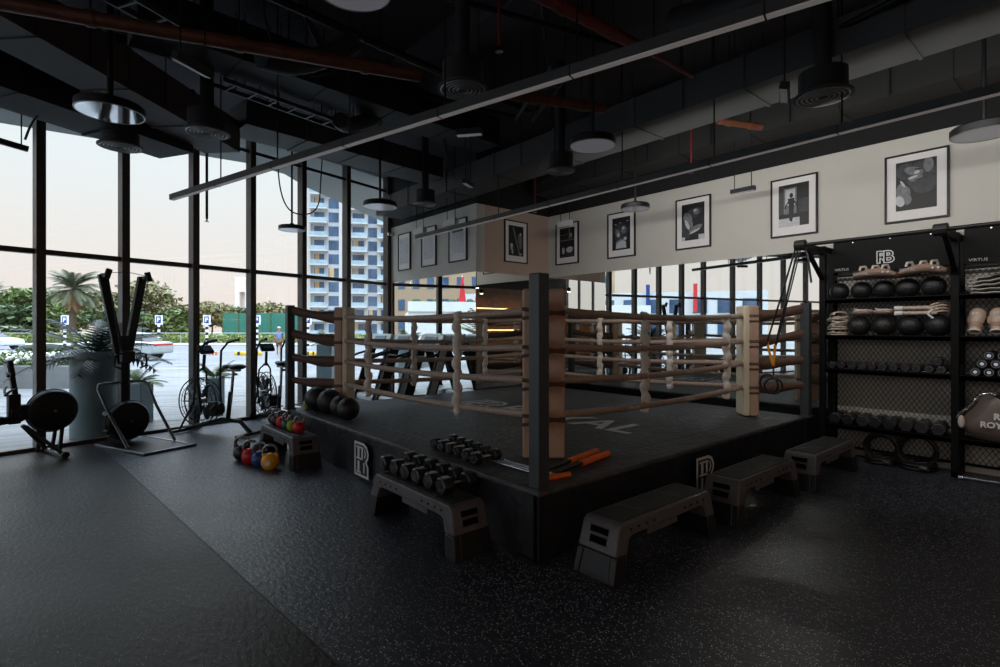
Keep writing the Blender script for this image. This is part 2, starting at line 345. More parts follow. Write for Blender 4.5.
# corner cushions turned to the middle of the ring
mid=Vector((5.05,5.15))
for i,(x,y) in enumerate(RC):
    d=(mid-Vector((x,y))).normalized(); a=math.atan2(d.y,d.x)
    M=T(rx(PADC[i][0]),ry(PADC[i][1]),0)@RZ(a)
    mb=MB(); top=2.0 if i==0 else 1.95
    PW=.37 if i==0 else .30
    mb.box((-.03,0,(RH+.01+top)/2),(.12,PW,top-RH-.01)); bmesh.ops.transform(mb.bm,matrix=M,verts=mb.bm.verts)
    pad=mb.done('corner_pad',leather,ring,bevel=.022,seg=4)
    mb=MB(); mb.box((.065,0,(RH+.01+top)/2),(.08,PW,top-RH-.01)); bmesh.ops.transform(mb.bm,matrix=M,verts=mb.bm.verts); mb.done('pad_face',leatherw,pad,bevel=.022,seg=4)
    if i!=3:
        for z in (1.82,1.49,1.2,.89):
            mb=MB(); mb.box((-.03,0,z-.02),(.132,PW+.012,.035),(.12,0,0)).box((-.03,0,z-.05),(.134,PW+.014,.03),(-.16,0,0)); bmesh.ops.transform(mb.bm,matrix=M,verts=mb.bm.verts); mb.done('pad_strap',strapm,pad,bevel=.006)
    q=M@Vector((.108,0,1.45))
    crest('pad_emblem',pad,q+Vector((d.x,d.y,0))*.003,(-d.y,d.x,0),(0,0,1),.3,.9,leatherw)
# ropes
RZs=[1.82,1.49,1.2,.89]
def rope(p0,p1,z,txtside=None,curve=0):
    p0,p1=Vector((rx(p0[0]),ry(p0[1]),z)),Vector((rx(p1[0]),ry(p1[1]),z)); N=24
    pts=[p0.lerp(p1,k/N)-Vector((0,0,.05*math.sin(PI*k/N))) for k in range(N+1)]
    r=MB().tube(pts,.033,12).done('rope',ropem,ring)
    if txtside is not None:
        d=(p1-p0).normalized()
        for f_ in ((.05,.34,.62,.9)):
            c=p0.lerp(p1,f_)-Vector((0,0,.05*math.sin(PI*f_)))+Vector(txtside)*.0337
            text('rope_lettering','EVERLAST',.04,whitec,r,c,d,(0,0,1),.0006)
    return r
for z in RZs:
    rope(RC[0],RC[1],z); rope(RC[0],RC[2],z,(0,-1,0)); rope(RC[1],RC[3],z); rope(RC[2],RC[3],z)
# ties between the ropes
def rope_tie(x,y,ax):
    x,y=rx(x),ry(y); mb=MB(); zs=[RZs[0]+.03]+[z-.05 for z in RZs[1:-1]]+[RZs[-1]-.11]
    pts=[];rr=[]; n=44
    for k in range(n+1):
        t=k/n; z=RZs[0]+.0-(RZs[0]-RZs[-1]+.1)*t
        s_=.012*math.sin(t*34)
        pts.append((x+(s_ if ax==0 else 0)-.0,y+(s_ if ax==1 else 0),z)); rr.append(.045+.008*math.sin(t*52))
    mb.tube(pts,rr,10,flat=1.0)
    for z in RZs: mb.ring((x,y,z-.045),.044,.012,(1,0,0) if ax==0 else (0,1,0),16,6)
    mb.ring((x,y,RZs[-1]-.11),.02,.02,(0,0,1),12,6)
    return mb.done('rope_tie',tie,ring)
for (x,y) in ((3.2,4.42),(3.17,6.36)): rope_tie(x,y,0)
for (x,y) in ((4.78,3.23),(6.5,3.19)): rope_tie(x,y,1)
for (x,y) in ((4.31,7.1),(5.71,7.07)): rope_tie(x,y,1)
for (x,y) in ((6.9,5.53),(6.93,4.26)): rope_tie(x,y,0)
# turnbuckle covers from posts to rope corners
for i in range(4):
    P=Vector((rx(PC[i][0]),ry(PC[i][1]),0)); R=Vector((rx(RC[i][0]),ry(RC[i][1]),0)); d=(R-P).normalized(); nn=Vector((-d.y,d.x,0))
    for j,z in enumerate(RZs):
        zp=[1.93,1.6,1.26,.93][j]; N=9; mb=MB(); bm=mb.bm; rows=[]
        random.seed(i*7+j)
        for k in range(N+1):
            t=k/N; c=P.lerp(R,t)+Vector((0,0,zp+(z-zp)*t))-Vector((0,0,.02*math.sin(PI*t))); hh=.05+.035*t+.01*math.sin(t*9+j); w_=.028+.02*math.sin(PI*t)+.02*t+random.uniform(-.004,.004)
            rows.append([bm.verts.new(c+nn*(w_*math.cos(q))+Vector((0,0,hh*math.sin(q)*(1.15 if math.sin(q)<0 else .85)))) for q in [2*PI*m/12 for m in range(12)]])
        for A,B in zip(rows,rows[1:]):
            for m in range(12): bm.faces.new((A[m],A[(m+1)%12],B[(m+1)%12],B[m]))
        bm.faces.new(rows[0][::-1]); bm.faces.new(rows[-1])
        mb.done('turnbuckle_cover',strapm,ring)
    mb=MB()
    mb.tube([R+d*.03+Vector((0,0,z)) for z in (RZs[0]+.06,RZs[1],RZs[2],RZs[3]-.05)],.014,8)
    for z in RZs: mb.tube([R+nn*.05+Vector((0,0,z)),R-d*.03+Vector((0,0,z-.06)),R-nn*.05+Vector((0,0,z))],.012,6)
    mb.done('corner_lacing',strapm,ring)
# ------------------------------------------------------------------ aerobic step benches
slotm=mat('slot_shade',(5,5,5),1,spec=.1)
def make_step(label):
    t=thing('aerobic_step',label,'step bench',(0,0,0),0,'aerobic step benches around the ring')
    L,Wd,H=1.28,.30,.365; zr=.165
    def flare(mb,f=.16):
        for v in mb.bm.verts: v.co.y*=1+f*(1-v.co.z/H)
        return mb
    h=L/2
    side=[(-h,zr),(-h+.045,H-.03),(-h+.075,H),(h-.075,H),(h-.045,H-.03),(h,zr),(h-.12,zr),(h-.155,zr+.09),(h-.205,H-.095),(-h+.205,H-.095),(-h+.155,zr+.09),(-h+.12,zr)]
    mb=MB(); mb.prism([(x,z) for x,z in side],-Wd/2,Wd/2,RX(PI/2)); flare(mb); mb.done('deck',grayp,t,bevel=.012,seg=3)
    mb=MB(); mb.bb(-h+.11,h-.11,-Wd/2+.028,Wd/2-.028,H-.002,H+.006); tr_=mb.done('tread_mat',tread,t,bevel=.004)
    mb=MB()
    for sx_ in (-.26,.22): mb.bb(sx_,sx_+.012,-.06,.1,H+.006,H+.009).bb(sx_-.06,sx_+.012,.09,.1,H+.006,H+.009).bb(sx_,sx_+.07,-.06,-.05,H+.006,H+.009)
    mb.done('tread_mark',grayp,tr_,smooth=False)
    for s_ in (-1,1):
        mb=MB(); 
        poly=[(s_*(h+.038),0),(s_*(h-.002),zr),(s_*(h-.118),zr),(s_*(h-.095),0)]
        mb.prism(poly,-Wd/2,Wd/2,RX(PI/2)); flare(mb); lg=mb.done('leg',blkp,t,bevel=.006)
        # flat black patches stand in for shade in foot cut-out and end recesses
        for z0,z1,yw in ((H-.085,H-.045,.075),(H-.15,H-.105,.07)):
            xx=lambda z:s_*(h-.045*(z-zr)/(H-.03-zr))
            mb=MB(); mb.quad((xx(z0)+s_*.002,-yw,z0),(xx(z0)+s_*.002,yw,z0),(xx(z1)+s_*.002,yw,z1),(xx(z1)+s_*.002,-yw,z1)); mb.done('grip_slot_shade',slotm,t,smooth=False)
            mb=MB(); mb.bar((xx(z1)+s_*.003,-yw-.006,z1+.003),(xx(z1)+s_*.003,yw+.006,z1+.003),.006,.006).bar((xx(z0)+s_*.003,-yw-.006,z0-.003),(xx(z0)+s_*.003,yw+.006,z0-.003),.006,.006); mb.done('slot_rim',grayp,t)
        xb=lambda z:s_*(h+.038-.04*z/zr)
        mb=MB(); mb.quad((xb(.008)+s_*.002,-.1,.0),(xb(.008)+s_*.002,.1,.0),(xb(.03)+s_*.002,.085,.03),(xb(.03)+s_*.002,-.085,.03)); mb.done('foot_cutout_shade',blk2,lg,smooth=False)
        for y_ in (-.11,.11): MB().bar((xb(.01)+s_*.002,y_*1.1,.01),(xb(zr)+s_*.002,y_,zr),.008,.008).done('leg_rib',blkp,lg)
    for s_ in (-1,1):
        mb=MB(); mb.bb(-.25,.13,s_*(Wd/2-.02)-.008,s_*(Wd/2-.02)+.008,H-.145,H-.09); mb.done('incline_bracket',grayp,t,bevel=.004)
        mb=MB()
        for k in range(4): 
            for e_ in (-1,1): mb.cyl((e_*(h-.17-.09*k),s_*(Wd/2+.0),H-.05),(e_*(h-.17-.09*k),s_*(Wd/2+.012),H-.05),.008,seg=8)
        mb.done('adjust_hole_shade',blk2,t)  # dark plugs stand in for the shade inside the adjusting holes
    return t
st=make_step('grey step bench carrying a row of six hex dumbbells beside the ring')
st.location=(2.345,3.695,0); st.rotation_euler=(0,0,PI/2)
dup(st,(3.41,2.25,0),0.0,'large grey step bench alone on the floor beside the near ring post')
dup(st,(4.99,2.20,0),0.0,'grey step bench between two others in front of the ring emblem')
dup(st,(6.49,2.12,0),0.0,'grey step bench beside the storage rack, last of the line')
dup(st,(2.31,6.86,0),PI/2,'grey step bench by the windows with coloured kettlebells on top')
STH=.371
# ------------------------------------------------------------------ hex dumbbells
def make_dumbbell(R,Lh,Lg,label,m=hexrub):
    t=thing('hex_dumbbell',label,'dumbbell')     # axis along x, resting on a flat
    ap=R*math.cos(PI/6)
    for s_ in (-1,1):
        mb=MB(); mb.prism([(R*math.cos(PI/3*k+PI/6*0),R*math.sin(PI/3*k)) for k in range(6)],0,Lh,T(s_*(Lg/2) if s_>0 else -Lg/2-Lh,0,ap)@Matrix(((0,0,1,0),(1,0,0,0),(0,1,0,0),(0,0,0,1))))
        h_=mb.done('head',m,t,bevel=R*.14,seg=2)
        x_=s_*(Lg/2+Lh)
        MB().cyl((x_-s_*.002,0,ap),(x_+s_*.0015,0,ap),R*.42,seg=20).done('end_disc',rubber,h_)
    mb=MB(); mb.lathe([(.011,-Lg/2-.01),(.0125,-Lg/2+.01),(.0165,0),(.0125,Lg/2-.01),(.011,Lg/2+.01)],12,T(0,0,ap)@RY(PI/2)); mb.done('handle',chrome,t)
    return t
g='dumbbells on the step bench'
d0=make_dumbbell(.074,.1,.135,'black hex dumbbell')
n_=6
labs=['end of the row near the corner post', 'second along from the corner post', 'third along from the corner post', 'fourth along from the corner post', 'fifth along from the corner post', 'end of the row near the skirt emblem']
for i in range(6):
    o=d0 if i==0 else dup(d0,(0,0,0)); o.location=(2.44,3.37+.182*i,STH+.002); o.rotation_euler=(0,0,random.uniform(-.05,.05)); o['label']='black hex dumbbell on the step bench, '+labs[i]; o['group']=g
d1=make_dumbbell(.056,.075,.14,'x'); 
for i in range(6):
    o=d1 if i==0 else dup(d1,(0,0,0)); o.location=(2.835+.016*i,3.5+.146*i,RH+.003); o.rotation_euler=(0,0,.02+random.uniform(-.05,.05))
    o['label']='small hex dumbbell on the ring canvas, '+['end of the row by the silver bars','second from the silver bars','third from the silver bars','fourth from the silver bars','fifth from the silver bars','last of the row, away from the silver bars'][i]; o['group']='dumbbells on the ring canvas'
# silver bars and orange batons on the canvas
for i in range(3):
    mb=MB(); y0,y1=3.42-.03*i,2.86-.03*i
    p0=(2.86+.05*i,3.44-.015*i,RH+.017); p1=(2.88+.045*i,2.8,RH+.017)
    mb.cyl(p0,p1,.012,seg=12); c=Vector(p0); 
    o=mb.done('metal_bar',chrome,None); 
    tag(o,'slim silver bar on the canvas beside the near post, '+['along the skirt edge','middle of three','innermost of three'][i],'metal bar','silver bars on the ring canvas')
for i,(a,b_) in enumerate((((3.02,2.82),(3.80,2.95)),((2.99,2.92),(3.79,3.07)))):
    a=Vector((a[0],a[1],RH+.03)); b_=Vector((b_[0],b_[1],RH+.03)); m_=a.lerp(b_,.42)
    t=thing('foam_baton',['orange foam baton with black grip lying along the skirt edge','orange foam baton with black grip lying behind its twin'][i],'baton',a,0,'orange foam batons on the canvas')
    MB().cyl(m_-a,b_-a,.028,seg=18).done('foam_sleeve',orange,t,bevel=.006)
    MB().cyl((0,0,0),m_-a,.017,seg=12).done('grip',rubber,t,bevel=.003)
mb=MB(); mb.tube([(2.83,2.78,RH+.02),(2.9,2.76,RH+.022),(2.98,2.755,RH+.02),(3.05,2.735,RH+.02)],[.02,.024,.02,.022],10); tag(mb.done('foam_baton',orange),'short bit of orange foam baton poking out behind the near post','baton','orange foam batons on the canvas')
# ------------------------------------------------------------------ kettlebells
def make_kb(R,m,label,grp,disc=True):
    t=thing('kettlebell',label,'kettlebell',(0,0,0),0,grp)
    prof=[]; N=14
    z0=.86
    for k in range(N+1):
        a=-math.asin(z0)+(PI/2*.97+math.asin(z0))*k/N; prof.append((R*math.cos(a),R*math.sin(a)+R*z0))
    MB().lathe(prof,24).done('body',m,t)
    mb=MB(); top=R*(1+z0); hw=R*.74; hh=R*.98
    pts=[(-hw*.86,0,top-R*.42),(-hw*1.02,0,top+hh*.1),(-hw*.98,0,top+hh*.5),(-hw*.62,0,top+hh*.82),(0,0,top+hh*.88),(hw*.62,0,top+hh*.82),(hw*.98,0,top+hh*.5),(hw*1.02,0,top+hh*.1),(hw*.86,0,top-R*.42)]
    mb.tube(pts,[R*.24,R*.2]+[R*.185]*5+[R*.2,R*.24],10); mb.done('handle',kbh,t)
    for s_ in(-1,1): MB().cyl((s_*hw*.85,0,top-R*.5),(s_*hw*1.0,0,top-R*.02),R*.27,R*.23,seg=12).done('horn',m,t)
    if disc: MB().cyl((0,-R*.96,R*z0),(0,-R*1.0,R*z0),R*.3,seg=18).done('weight_mark',whitec,t)
    return t
kbh=mat('kettlebell_handle',(110,110,114),.25,.8)
kc={'yellow':mat('kb_yellow',(236,160,24),.4),'blue':mat('kb_blue',(34,62,128),.4),'red':mat('kb_red',(196,26,38),.4),'green':mat('kb_green',(18,88,62),.4),'lime':mat('kb_lime',(148,158,34),.4),'black':mat('kb_black',(28,28,30),.4)}
gf='kettlebells on the floor by the step bench'; gb='kettlebells on the step bench'
for col,x,y,R,lab in (('yellow',1.97,6.46,.102,'yellow kettlebell at the front of the floor row'),('blue',1.92,6.68,.1,'blue kettlebell just behind the yellow one'),('red',1.87,6.9,.1,'red kettlebell on the floor behind the blue one'),('black',1.84,7.15,.105,'black kettlebell at the back of the floor row')):
    t=make_kb(R,kc[col],lab,gf,col=='yellow'); t.location=(x,y,.001); t.rotation_euler=(0,0,-.62)
for col,x,y,R,lab in (('red',2.335,6.54,.072,'red kettlebell at the front of the step bench row'),('lime',2.31,6.71,.068,'lime green kettlebell on the step bench behind the front red one'),('green',2.3,6.87,.07,'dark green kettlebell on the step bench behind the lime one'),('red',2.29,7.03,.076,'red kettlebell on the step bench behind the dark green one'),('black',2.28,7.2,.078,'black kettlebell on the step bench behind the second red one'),('black',2.3,7.38,.08,'black kettlebell at the window end of the step bench')):
    t=make_kb(R,kc[col],lab,gb,False); t.location=(x,y,STH+.001); t.rotation_euler=(0,0,-.62)
# ------------------------------------------------------------------ slam balls on the ring
ballm=mat('ball_rubber',(30,31,33),.42,var=.15,scale=5,bump=.35,bscale=45)
def ball(x,y,z,r,lab,cat='ball',grp=None,m=None,rot=0):
    t=thing('slam_ball',lab,cat,(x,y,z+r),rot,grp)
    MB().sph((0,0,0),r,seg=32,rings=20).done('body',m or ballm,t)
    mb=MB()
    for k in range(4): mb.ring((0,0,0),r*1.0,r*.012,(math.cos(k*PI/4),math.sin(k*PI/4),0),36,5)
    mb.done('seam_line',rubber,t)
    return t
gr='slam balls on the ring edge'
ball(2.85,6.26,RH,.138,'small black slam ball at the front of the line on the ring edge','ball',gr)
ball(2.88,6.55,RH,.138,'small black slam ball second in line on the ring edge','ball',gr)
ball(2.86,6.86,RH,.165,'large black slam ball third in line on the ring edge','ball',gr)
ball(2.83,7.22,RH,.17,'large black slam ball beside the window-side ring post','ball',gr)
t=thing('small_ball','small yellow and white ball behind the large slam balls','ball',(2.79,7.47,RH+.07)); MB().sph((0,0,0),.07).done('body',mat('ball_lime',(190,196,120),.4),t); MB().ring((0,0,0),.069,.006,(1,0,.3)).done('seam_line',white,t)
# ------------------------------------------------------------------ storage rack
RF,RB=7.62,8.0
YL,YM_,YR=2.475,1.155,-.165
HR=2.72
rack=thing('storage_rack','tall black steel storage rack with mesh back against the pale wall','rack',(RF,YM_,0))
qx=lambda x:x-RF; qy=lambda y:y-YM_
steelb=mat('rack_steel',(8,8,9),.6,.0,spec=.2)
for y in (YL,YM_,YR):
    for x in (RF+.035,RB-.04):
        MB().bb(qx(x)-.035,qx(x)+.035,qy(y)-.035,qy(y)+.035,0,HR).done('upright',steelb,rack,bevel=.004)
    MB().bb(0,RB-RF,qy(y)-.03,qy(y)+.03,0,.07).done('foot_bar',steelb,rack,bevel=.004)
    mb=MB(); mb.bb(0,RB-RF,qy(y)-.025,qy(y)+.025,HR-.06,HR).bar((0.0,qy(y),HR-.42),(-.5,qy(y),HR-.1),.045,.045).bar((0,qy(y),HR-.06),(-.74,qy(y),HR-.07),.06,.08)
    br=mb.done('side_bracket',steelb,rack,bevel=.004)
    MB().cyl((-.72,qy(y)-.06,HR-.06),(-.72,qy(y)+.06,HR-.06),.065,seg=8).done('bar_clamp',blk2,rack,bevel=.008)
MB().cyl((-.72,qy(YL)+.05,HR-.06),(-.72,qy(YR)-.05,HR-.06),.022,seg=16).done('pull_up_bar',blk,rack)
SH=[2.02,1.56,1.13,.43]
for b0,b1 in ((YL,YM_),(YM_,YR)):
    for k,z in enumerate(SH):
        mb=MB()
        mb.bb(.0,RB-RF-.02,qy(b1)+.036,qy(b0)-.036,z-.006,z).bb(0,.03,qy(b1)+.036,qy(b0)-.036,z-.045,z).bb(0,.008,qy(b1)+.036,qy(b0)-.036,z-.045,z+.012)
        mb.done('shelf',steelb,rack)
    MB().bb(RB-RF-.075,RB-RF-.065,qy(b1)+.036,qy(b0)-.036,2.39,2.80).done('header_panel',steelb,rack)
    mb=MB()
    for yy in (.2,.5,.8): mb.cyl((RB-RF-.079,qy(b1)+(b0-b1)*yy,2.77),(RB-RF-.074,qy(b1)+(b0-b1)*yy,2.77),.009,seg=8)
    mb.done('rivet',chrome,rack)
    # expanded diamond mesh at the back
    mb=MB(); y0,y1,z0,z1=qy(b1)+.03,qy(b0)-.03,.1,2.34; xx=RB-RF-.05; k=1.55; pitch=.052
    n=int(((y1-y0)+(z1-z0)/k)/pitch)+2
    for sgn in (1,-1):
        for i in range(-1,n+1):
            # line y = c + sgn*(z-z0)/k
            c=(y0-(z1-z0)/k+i*pitch) if sgn>0 else (y0+i*pitch)
            za,zb=z0,z1; ya=c if sgn>0 else c; yb=ya+sgn*(z1-z0)/k
            # clip on y
            def clip(ya,za,yb,zb):
                if (ya<y0 and yb<y0) or (ya>y1 and yb>y1): return None
                pts=[(ya,za),(yb,zb)]; out=[]
                for (p,q) in ((pts[0],pts[1]),(pts[1],pts[0])):
                    y_,z_=p
                    if y_<y0: s_=(y0-y_)/(q[0]-y_); z_=z_+(q[1]-z_)*s_; y_=y0
                    elif y_>y1: s_=(y1-y_)/(q[0]-y_); z_=z_+(q[1]-z_)*s_; y_=y1
                    out.append((y_,z_))
                return out
            r_=clip(ya,za,yb,zb)
            if r_ and abs(r_[0][1]-r_[1][1])>.02: mb.bar((xx,r_[0][0],r_[0][1]),(xx,r_[1][0],r_[1][1]),.0055,.003,(1,0,0))
    mb.done('mesh_back',steelb,rack,smooth=False)
    MB().bb(xx-.01,xx+.01,y0,y1,.09,.12).done('mesh_frame',steelb,rack); MB().bb(xx-.01,xx+.01,y0,y1,2.33,2.36).done('mesh_frame',steelb,rack)
text('header_emblem','R',.20,whitec,rack,(RB-RF-.075-.003,qy(1.90),2.54),(0,-1,0),(0,0,1),.002,.012)
text('header_emblem','R',.20,steelb,rack,(RB-RF-.075-.006,qy(1.90),2.54),(0,-1,0),(0,0,1),.002,-.001)
text('header_emblem','B',.20,whitec,rack,(RB-RF-.075-.008,qy(1.83),2.54),(0,-1,0),(0,0,1),.002,.012)
text('header_emblem','B',.20,steelb,rack,(RB-RF-.075-.011,qy(1.83),2.54),(0,-1,0),(0,0,1),.002,-.001)
for yy in (2.34,1.0): text('header_lettering','VIRTUS',.046,whitec,rack,(RB-RF-.077,qy(yy),2.425),(0,-1,0),(0,0,1),.001,sx=1.1)
# suspension trainer hanging from the bar end
sus=thing('suspension_trainer','black suspension straps with orange loops hanging between rack and ring','exercise straps',(RF-.72,YL+.02,HR-.07))
mb=MB(); mb.tube([(0,0,-.0),(.02,.12,-.5),(.03,.3,-1.3)],.013,6).tube([(0,.03,0),(.0,.2,-.6),(0,.38,-1.2)],.012,6).tube([(0,-.03,0),(.01,.09,-.5),(.03,.28,-1.25)],.008,6).tube([(0,-.04,0.02),(0,-.1,-.12),(0,-.14,-.45)],.012,6); mb.done('strap',rubber,sus)
mb=MB(); mb.tube([(.02,.38,-1.15),(.02,.35,-1.3),(.02,.3,-1.47)],.016,6).tube([(.02,.28,-1.2),(.02,.29,-1.35),(.02,.3,-1.47)],.016,6); mb.done('loop',mat('orange_webbing',(222,140,30),.6),sus)
mb=MB(); mb.ring((.02,.3,-1.72),.1,.012,(1,.5,.2),24,6).ring((.03,.36,-1.7),.12,.012,(1,-.2,.1),24,6).tube([(.02,.3,-1.47),(.02,.3,-1.62)],.01,6); mb.done('handle_ring',blk2,sus)
# balls on the shelves
gb1='slam balls on the top rack shelf'
for i,y in enumerate((2.33,2.085,1.85,1.61,1.37)):
    ball(7.80,y,SH[0],[.112,.112,.114,.118,.12][i],'black slam ball %s on the top shelf of the rack'%['at the ring end','second from the ring end','in the middle','second from the bag end','at the bag end'][i],'ball',gb1,rot=i)
for i,y in enumerate((2.11,1.85,1.59,1.33)):
    ball(7.80,y,SH[1],[.125,.125,.125,.13][i],'black slam ball %s on the second shelf of the rack'%['beside the coiled ropes','second from the coiled ropes','third from the coiled ropes','under the coiled belt'][i],'ball','slam balls on the second rack shelf',rot=i*2)
# brown punch shields on the top balls
shb=mat('shield_leather',(172,144,128),.45,var=.15,scale=10,bump=.15)
def shield(y,z,lab,rot=0):
    t=thing('punch_shield',lab,'punch shield',(7.76,y,z),0,'brown punch shields on the top shelf balls')
    mb=MB(); N=16; bm=mb.bm; rows=[]
    for k in range(N+1):
        u=k/N; yy=.22-.44*u; zz=.05*math.sin(PI*u); rr=.058*(math.sin(PI*min(max(u,.03),.97)))**.25
        rows.append([bm.verts.new((.13*math.cos(a)*(1 if abs(math.cos(a))<.9 else .95),yy,zz+rr*math.sin(a)*.95)) for a in [2*PI*m/16 for m in range(16)]])
    for A,B in zip(rows,rows[1:]):
        for m in range(16): bm.faces.new((A[m],A[(m+1)%16],B[(m+1)%16],B[m]))
    bm.faces.new(rows[0][::-1]); bm.faces.new(rows[-1]); bd=mb.done('pad_body',shb,t)
    text('lettering','ROYAL',.05,whitec,bd,(-.131,.13,.035),(0,-1,0),(0,0,1),.001)
    for yy in (-.1,-.15): MB().cyl((-.128,yy,.04),(-.136,yy,.04),.012,seg=10).done('stud',chrome,t)
    mb=MB(); 
    for yy in (.13,.0,-.1): mb.tube([(-.06,yy+.03,.08),(-.05,yy+.02,.125),(.02,yy-.01,.135),(.06,yy-.02,.09)],.014,6)
    mb.done('strap',whitec if False else tie,t)
    return t
shield(1.92,SH[0]+.275,'tan punch shield lying on the slam balls under the rack emblem')
shield(1.45,SH[0]+.285,'tan punch shield lying on the slam balls by the middle upright')
# coiled ropes and pads on the second shelf
coilm=mat('coil_tan',(200,182,168),.5,var=.25,scale=30)
def coil(y,z,lab,n=4,R=.1,tilt=.25,x=7.78):
    t=thing('coiled_rope',lab,'rope',(x,y,z)); mb=MB()
    for k in range(n): mb.ring((0,0,.012+.024*k),R*(1-.04*(k%3)),.011,(tilt*math.sin(k*2),tilt*math.cos(k*1.7)*.5,1),26,6)
    mb.done('coil',coilm,t); mb=MB(); mb.ring((0,R,.012*n),.02,.01,(1,0,0),12,6).cyl((-.03,R*.6,.026*n),(-.12,R*.2,.026*n),.013); mb.done('rope_handle',whitec,t); return t
coil(2.335,SH[1],'flat coil of tan skipping rope at the ring end of the second shelf',2,.1,.05)
coil(2.335,SH[1]+.075,'tan skipping rope coiled on top of the flat coil by the ring end',2,.1,.1)
coil(2.33,SH[1]+.15,'loose tangle of tan rope topping the stack at the ring end',5,.1,.5)
def mitt(y,z,lab,R=.1):
    t=thing('focus_mitt',lab,'focus mitt',(7.76,y,z)); M=RX(.15)
    mb=MB(); mb.sph((0,0,0),R,(1,1.05,.38),24,12); mb.done('mitt_body',shb,t)
    mb=MB(); mb.ring((0,0,0),R*1.02,.012,(.25,0.1,1),28,6).ring((0,0,.015),R*.95,.008,(.1,-.3,1),28,6); mb.done('piping',tie,t); mb=MB(); mb.sph((0,0,.02),R*.6,(1,1,.4)); mb.done('cuff',rubber,t); return t
mitt(2.06,SH[1]+.295,'brown focus mitt resting on the ball next to the coiled ropes')
mitt(1.84,SH[1]+.295,'brown focus mitt with black cuff beside the padded sticks',.095)
for k in range(2):
    t=thing('padded_stick','tan padded stick on the second shelf, %s of the pair'%['upper','lower'][k],'padded stick',(7.70,1.52,SH[1]+[.335,.275][k]),0,'padded sticks on the second shelf')
    MB().cyl((0,.12,0),(0,-.2,0),.022,seg=14).done('stick_sleeve',coilm,t,bevel=.004); MB().cyl((0,.2,0),(0,.12,0),.026,seg=14).done('stick_tip',white,t,bevel=.004)
t=thing('coiled_belt','coiled tan and black belt draped over the ball at the upright','belt',(7.76,1.31,SH[1]+.31)); mb=MB()
for k in range(4): mb.ring((0,0,.03-.03*k),.1-.006*k,.014,(.5,.35,1),28,6,flat=.8)
mb.done('belt_coil',coilm,t); MB().tube([(-.08,.05,0),(-.1,.09,-.05),(-.1,.04,-.1)],.012,6).done('belt_tail',white,t)
# dumbbells along the third shelf
gd='small hex dumbbells on the rack'
ds=make_dumbbell(.05,.085,.12,'small black hex dumbbell at the ring end of the third shelf'); ds.location=(7.76,2.36,SH[2]+.014); ds['group']=gd; 
for i in range(1,11): dup(ds,(7.76,2.36-.108*i,SH[2]+.014),random.uniform(-.06,.06),'small black hex dumbbell %s from the ring end on the third shelf'%ordinal(i))
dup(ds,(7.76,1.32,SH[2]+.102),.1,'small black hex dumbbell stacked on top of its row by the upright')
db=make_dumbbell(.078,.11,.12,'big black hex dumbbell at the ring end of the lowest shelf'); db.location=(7.78,2.33,SH[3]+.014); db['group']='big hex dumbbells on the rack'
for i in range(1,8): dup(db,(7.78,2.33-.146*i,SH[3]+.014),random.uniform(-.08,.08),'big black hex dumbbell %s from the ring end on the lowest shelf'%ordinal(i))
# rope coils on the floor under the rack
for i,(y,R,z_) in enumerate(((1.87,.17,0),(1.52,.19,0))):
    t=thing('battle_rope',['coil of thick black battle rope under the rack nearer the ring','coil of thick black battle rope under the rack nearer the upright'][i],'battle rope',(7.78,y,.0),0,'coiled battle ropes under the rack'); mb=MB()
    for k in range(3): mb.ring((-.02+.03*k,0,R+.02),R-.014*k,.02,(1,.1*k,.1),32,8)
    for k in range(2): mb.ring((0,0,.024+.04*k),R*.9,.022,(0,0,1),32,8)
    mb.done('rope_coil',rubber,t); MB().cyl((-.17,-.06,.05),(-.2,-.14,.05),.024).done('rope_end',steel,t)
# folded towels, gloves, round dumbbells, bag in the second bay
tw=mat('towel_stripe',(190,184,176),.9,var=.1,scale=40,bump=.3); 
for i in range(5):
    t=thing('folded_towel','white trimmed dark towel in the pile on the rack, %s'%['at the bottom','second from the bottom','in the middle','second from the top','on top of the pile'][i],'towel',(7.80,.86+.01*i,SH[0]+.004+.036*i),random.uniform(-.1,.1),'folded towels on the top rack shelf')
    N=12; pts=[(0.0,.2-.4*k/N) for k in range(N+1)]
    mb=MB(); bm=mb.bm; R1=[];R2=[]
    for k in range(N+1):
        y_=.17-.36*k/N-.02*i*(1 if k<3 else 0); zz=.022*i*(k/N)*.7+.004*math.sin(k*1.3+i)
        R1.append([bm.verts.new((x_,y_,zz)) for x_ in (-.13,.13)]); R2.append([bm.verts.new((x_,y_,zz+.026)) for x_ in (-.13,.13)])
    for k in range(N):
        bm.faces.new((R1[k][0],R1[k+1][0],R1[k+1][1],R1[k][1])); bm.faces.new((R2[k][0],R2[k][1],R2[k+1][1],R2[k+1][0])); bm.faces.new((R1[k][0],R2[k][0],R2[k+1][0],R1[k+1][0])); bm.faces.new((R1[k][1],R1[k+1][1],R2[k+1][1],R2[k][1]))
    bm.faces.new((R1[0][0],R1[0][1],R2[0][1],R2[0][0])); bm.faces.new((R1[N][0],R2[N][0],R2[N][1],R1[N][1]))
    mb.done('towel_fold',rubber,t); mb=MB()
    for zo in (.004,): mb.tube([(-.133,.17-.36*k/N,.022*i*(k/N)*.7+.004*math.sin(k*1.3+i)+.018) for k in range(N+1)],.0065,6)
    mb.tube([(x_,.175-.02*i,.016) for x_ in (-.13,.0,.13)],.008,6); mb.done('towel_hem',tw,t)
glv=mat('glove_leather',(190,166,148),.4,var=.12,scale=12)
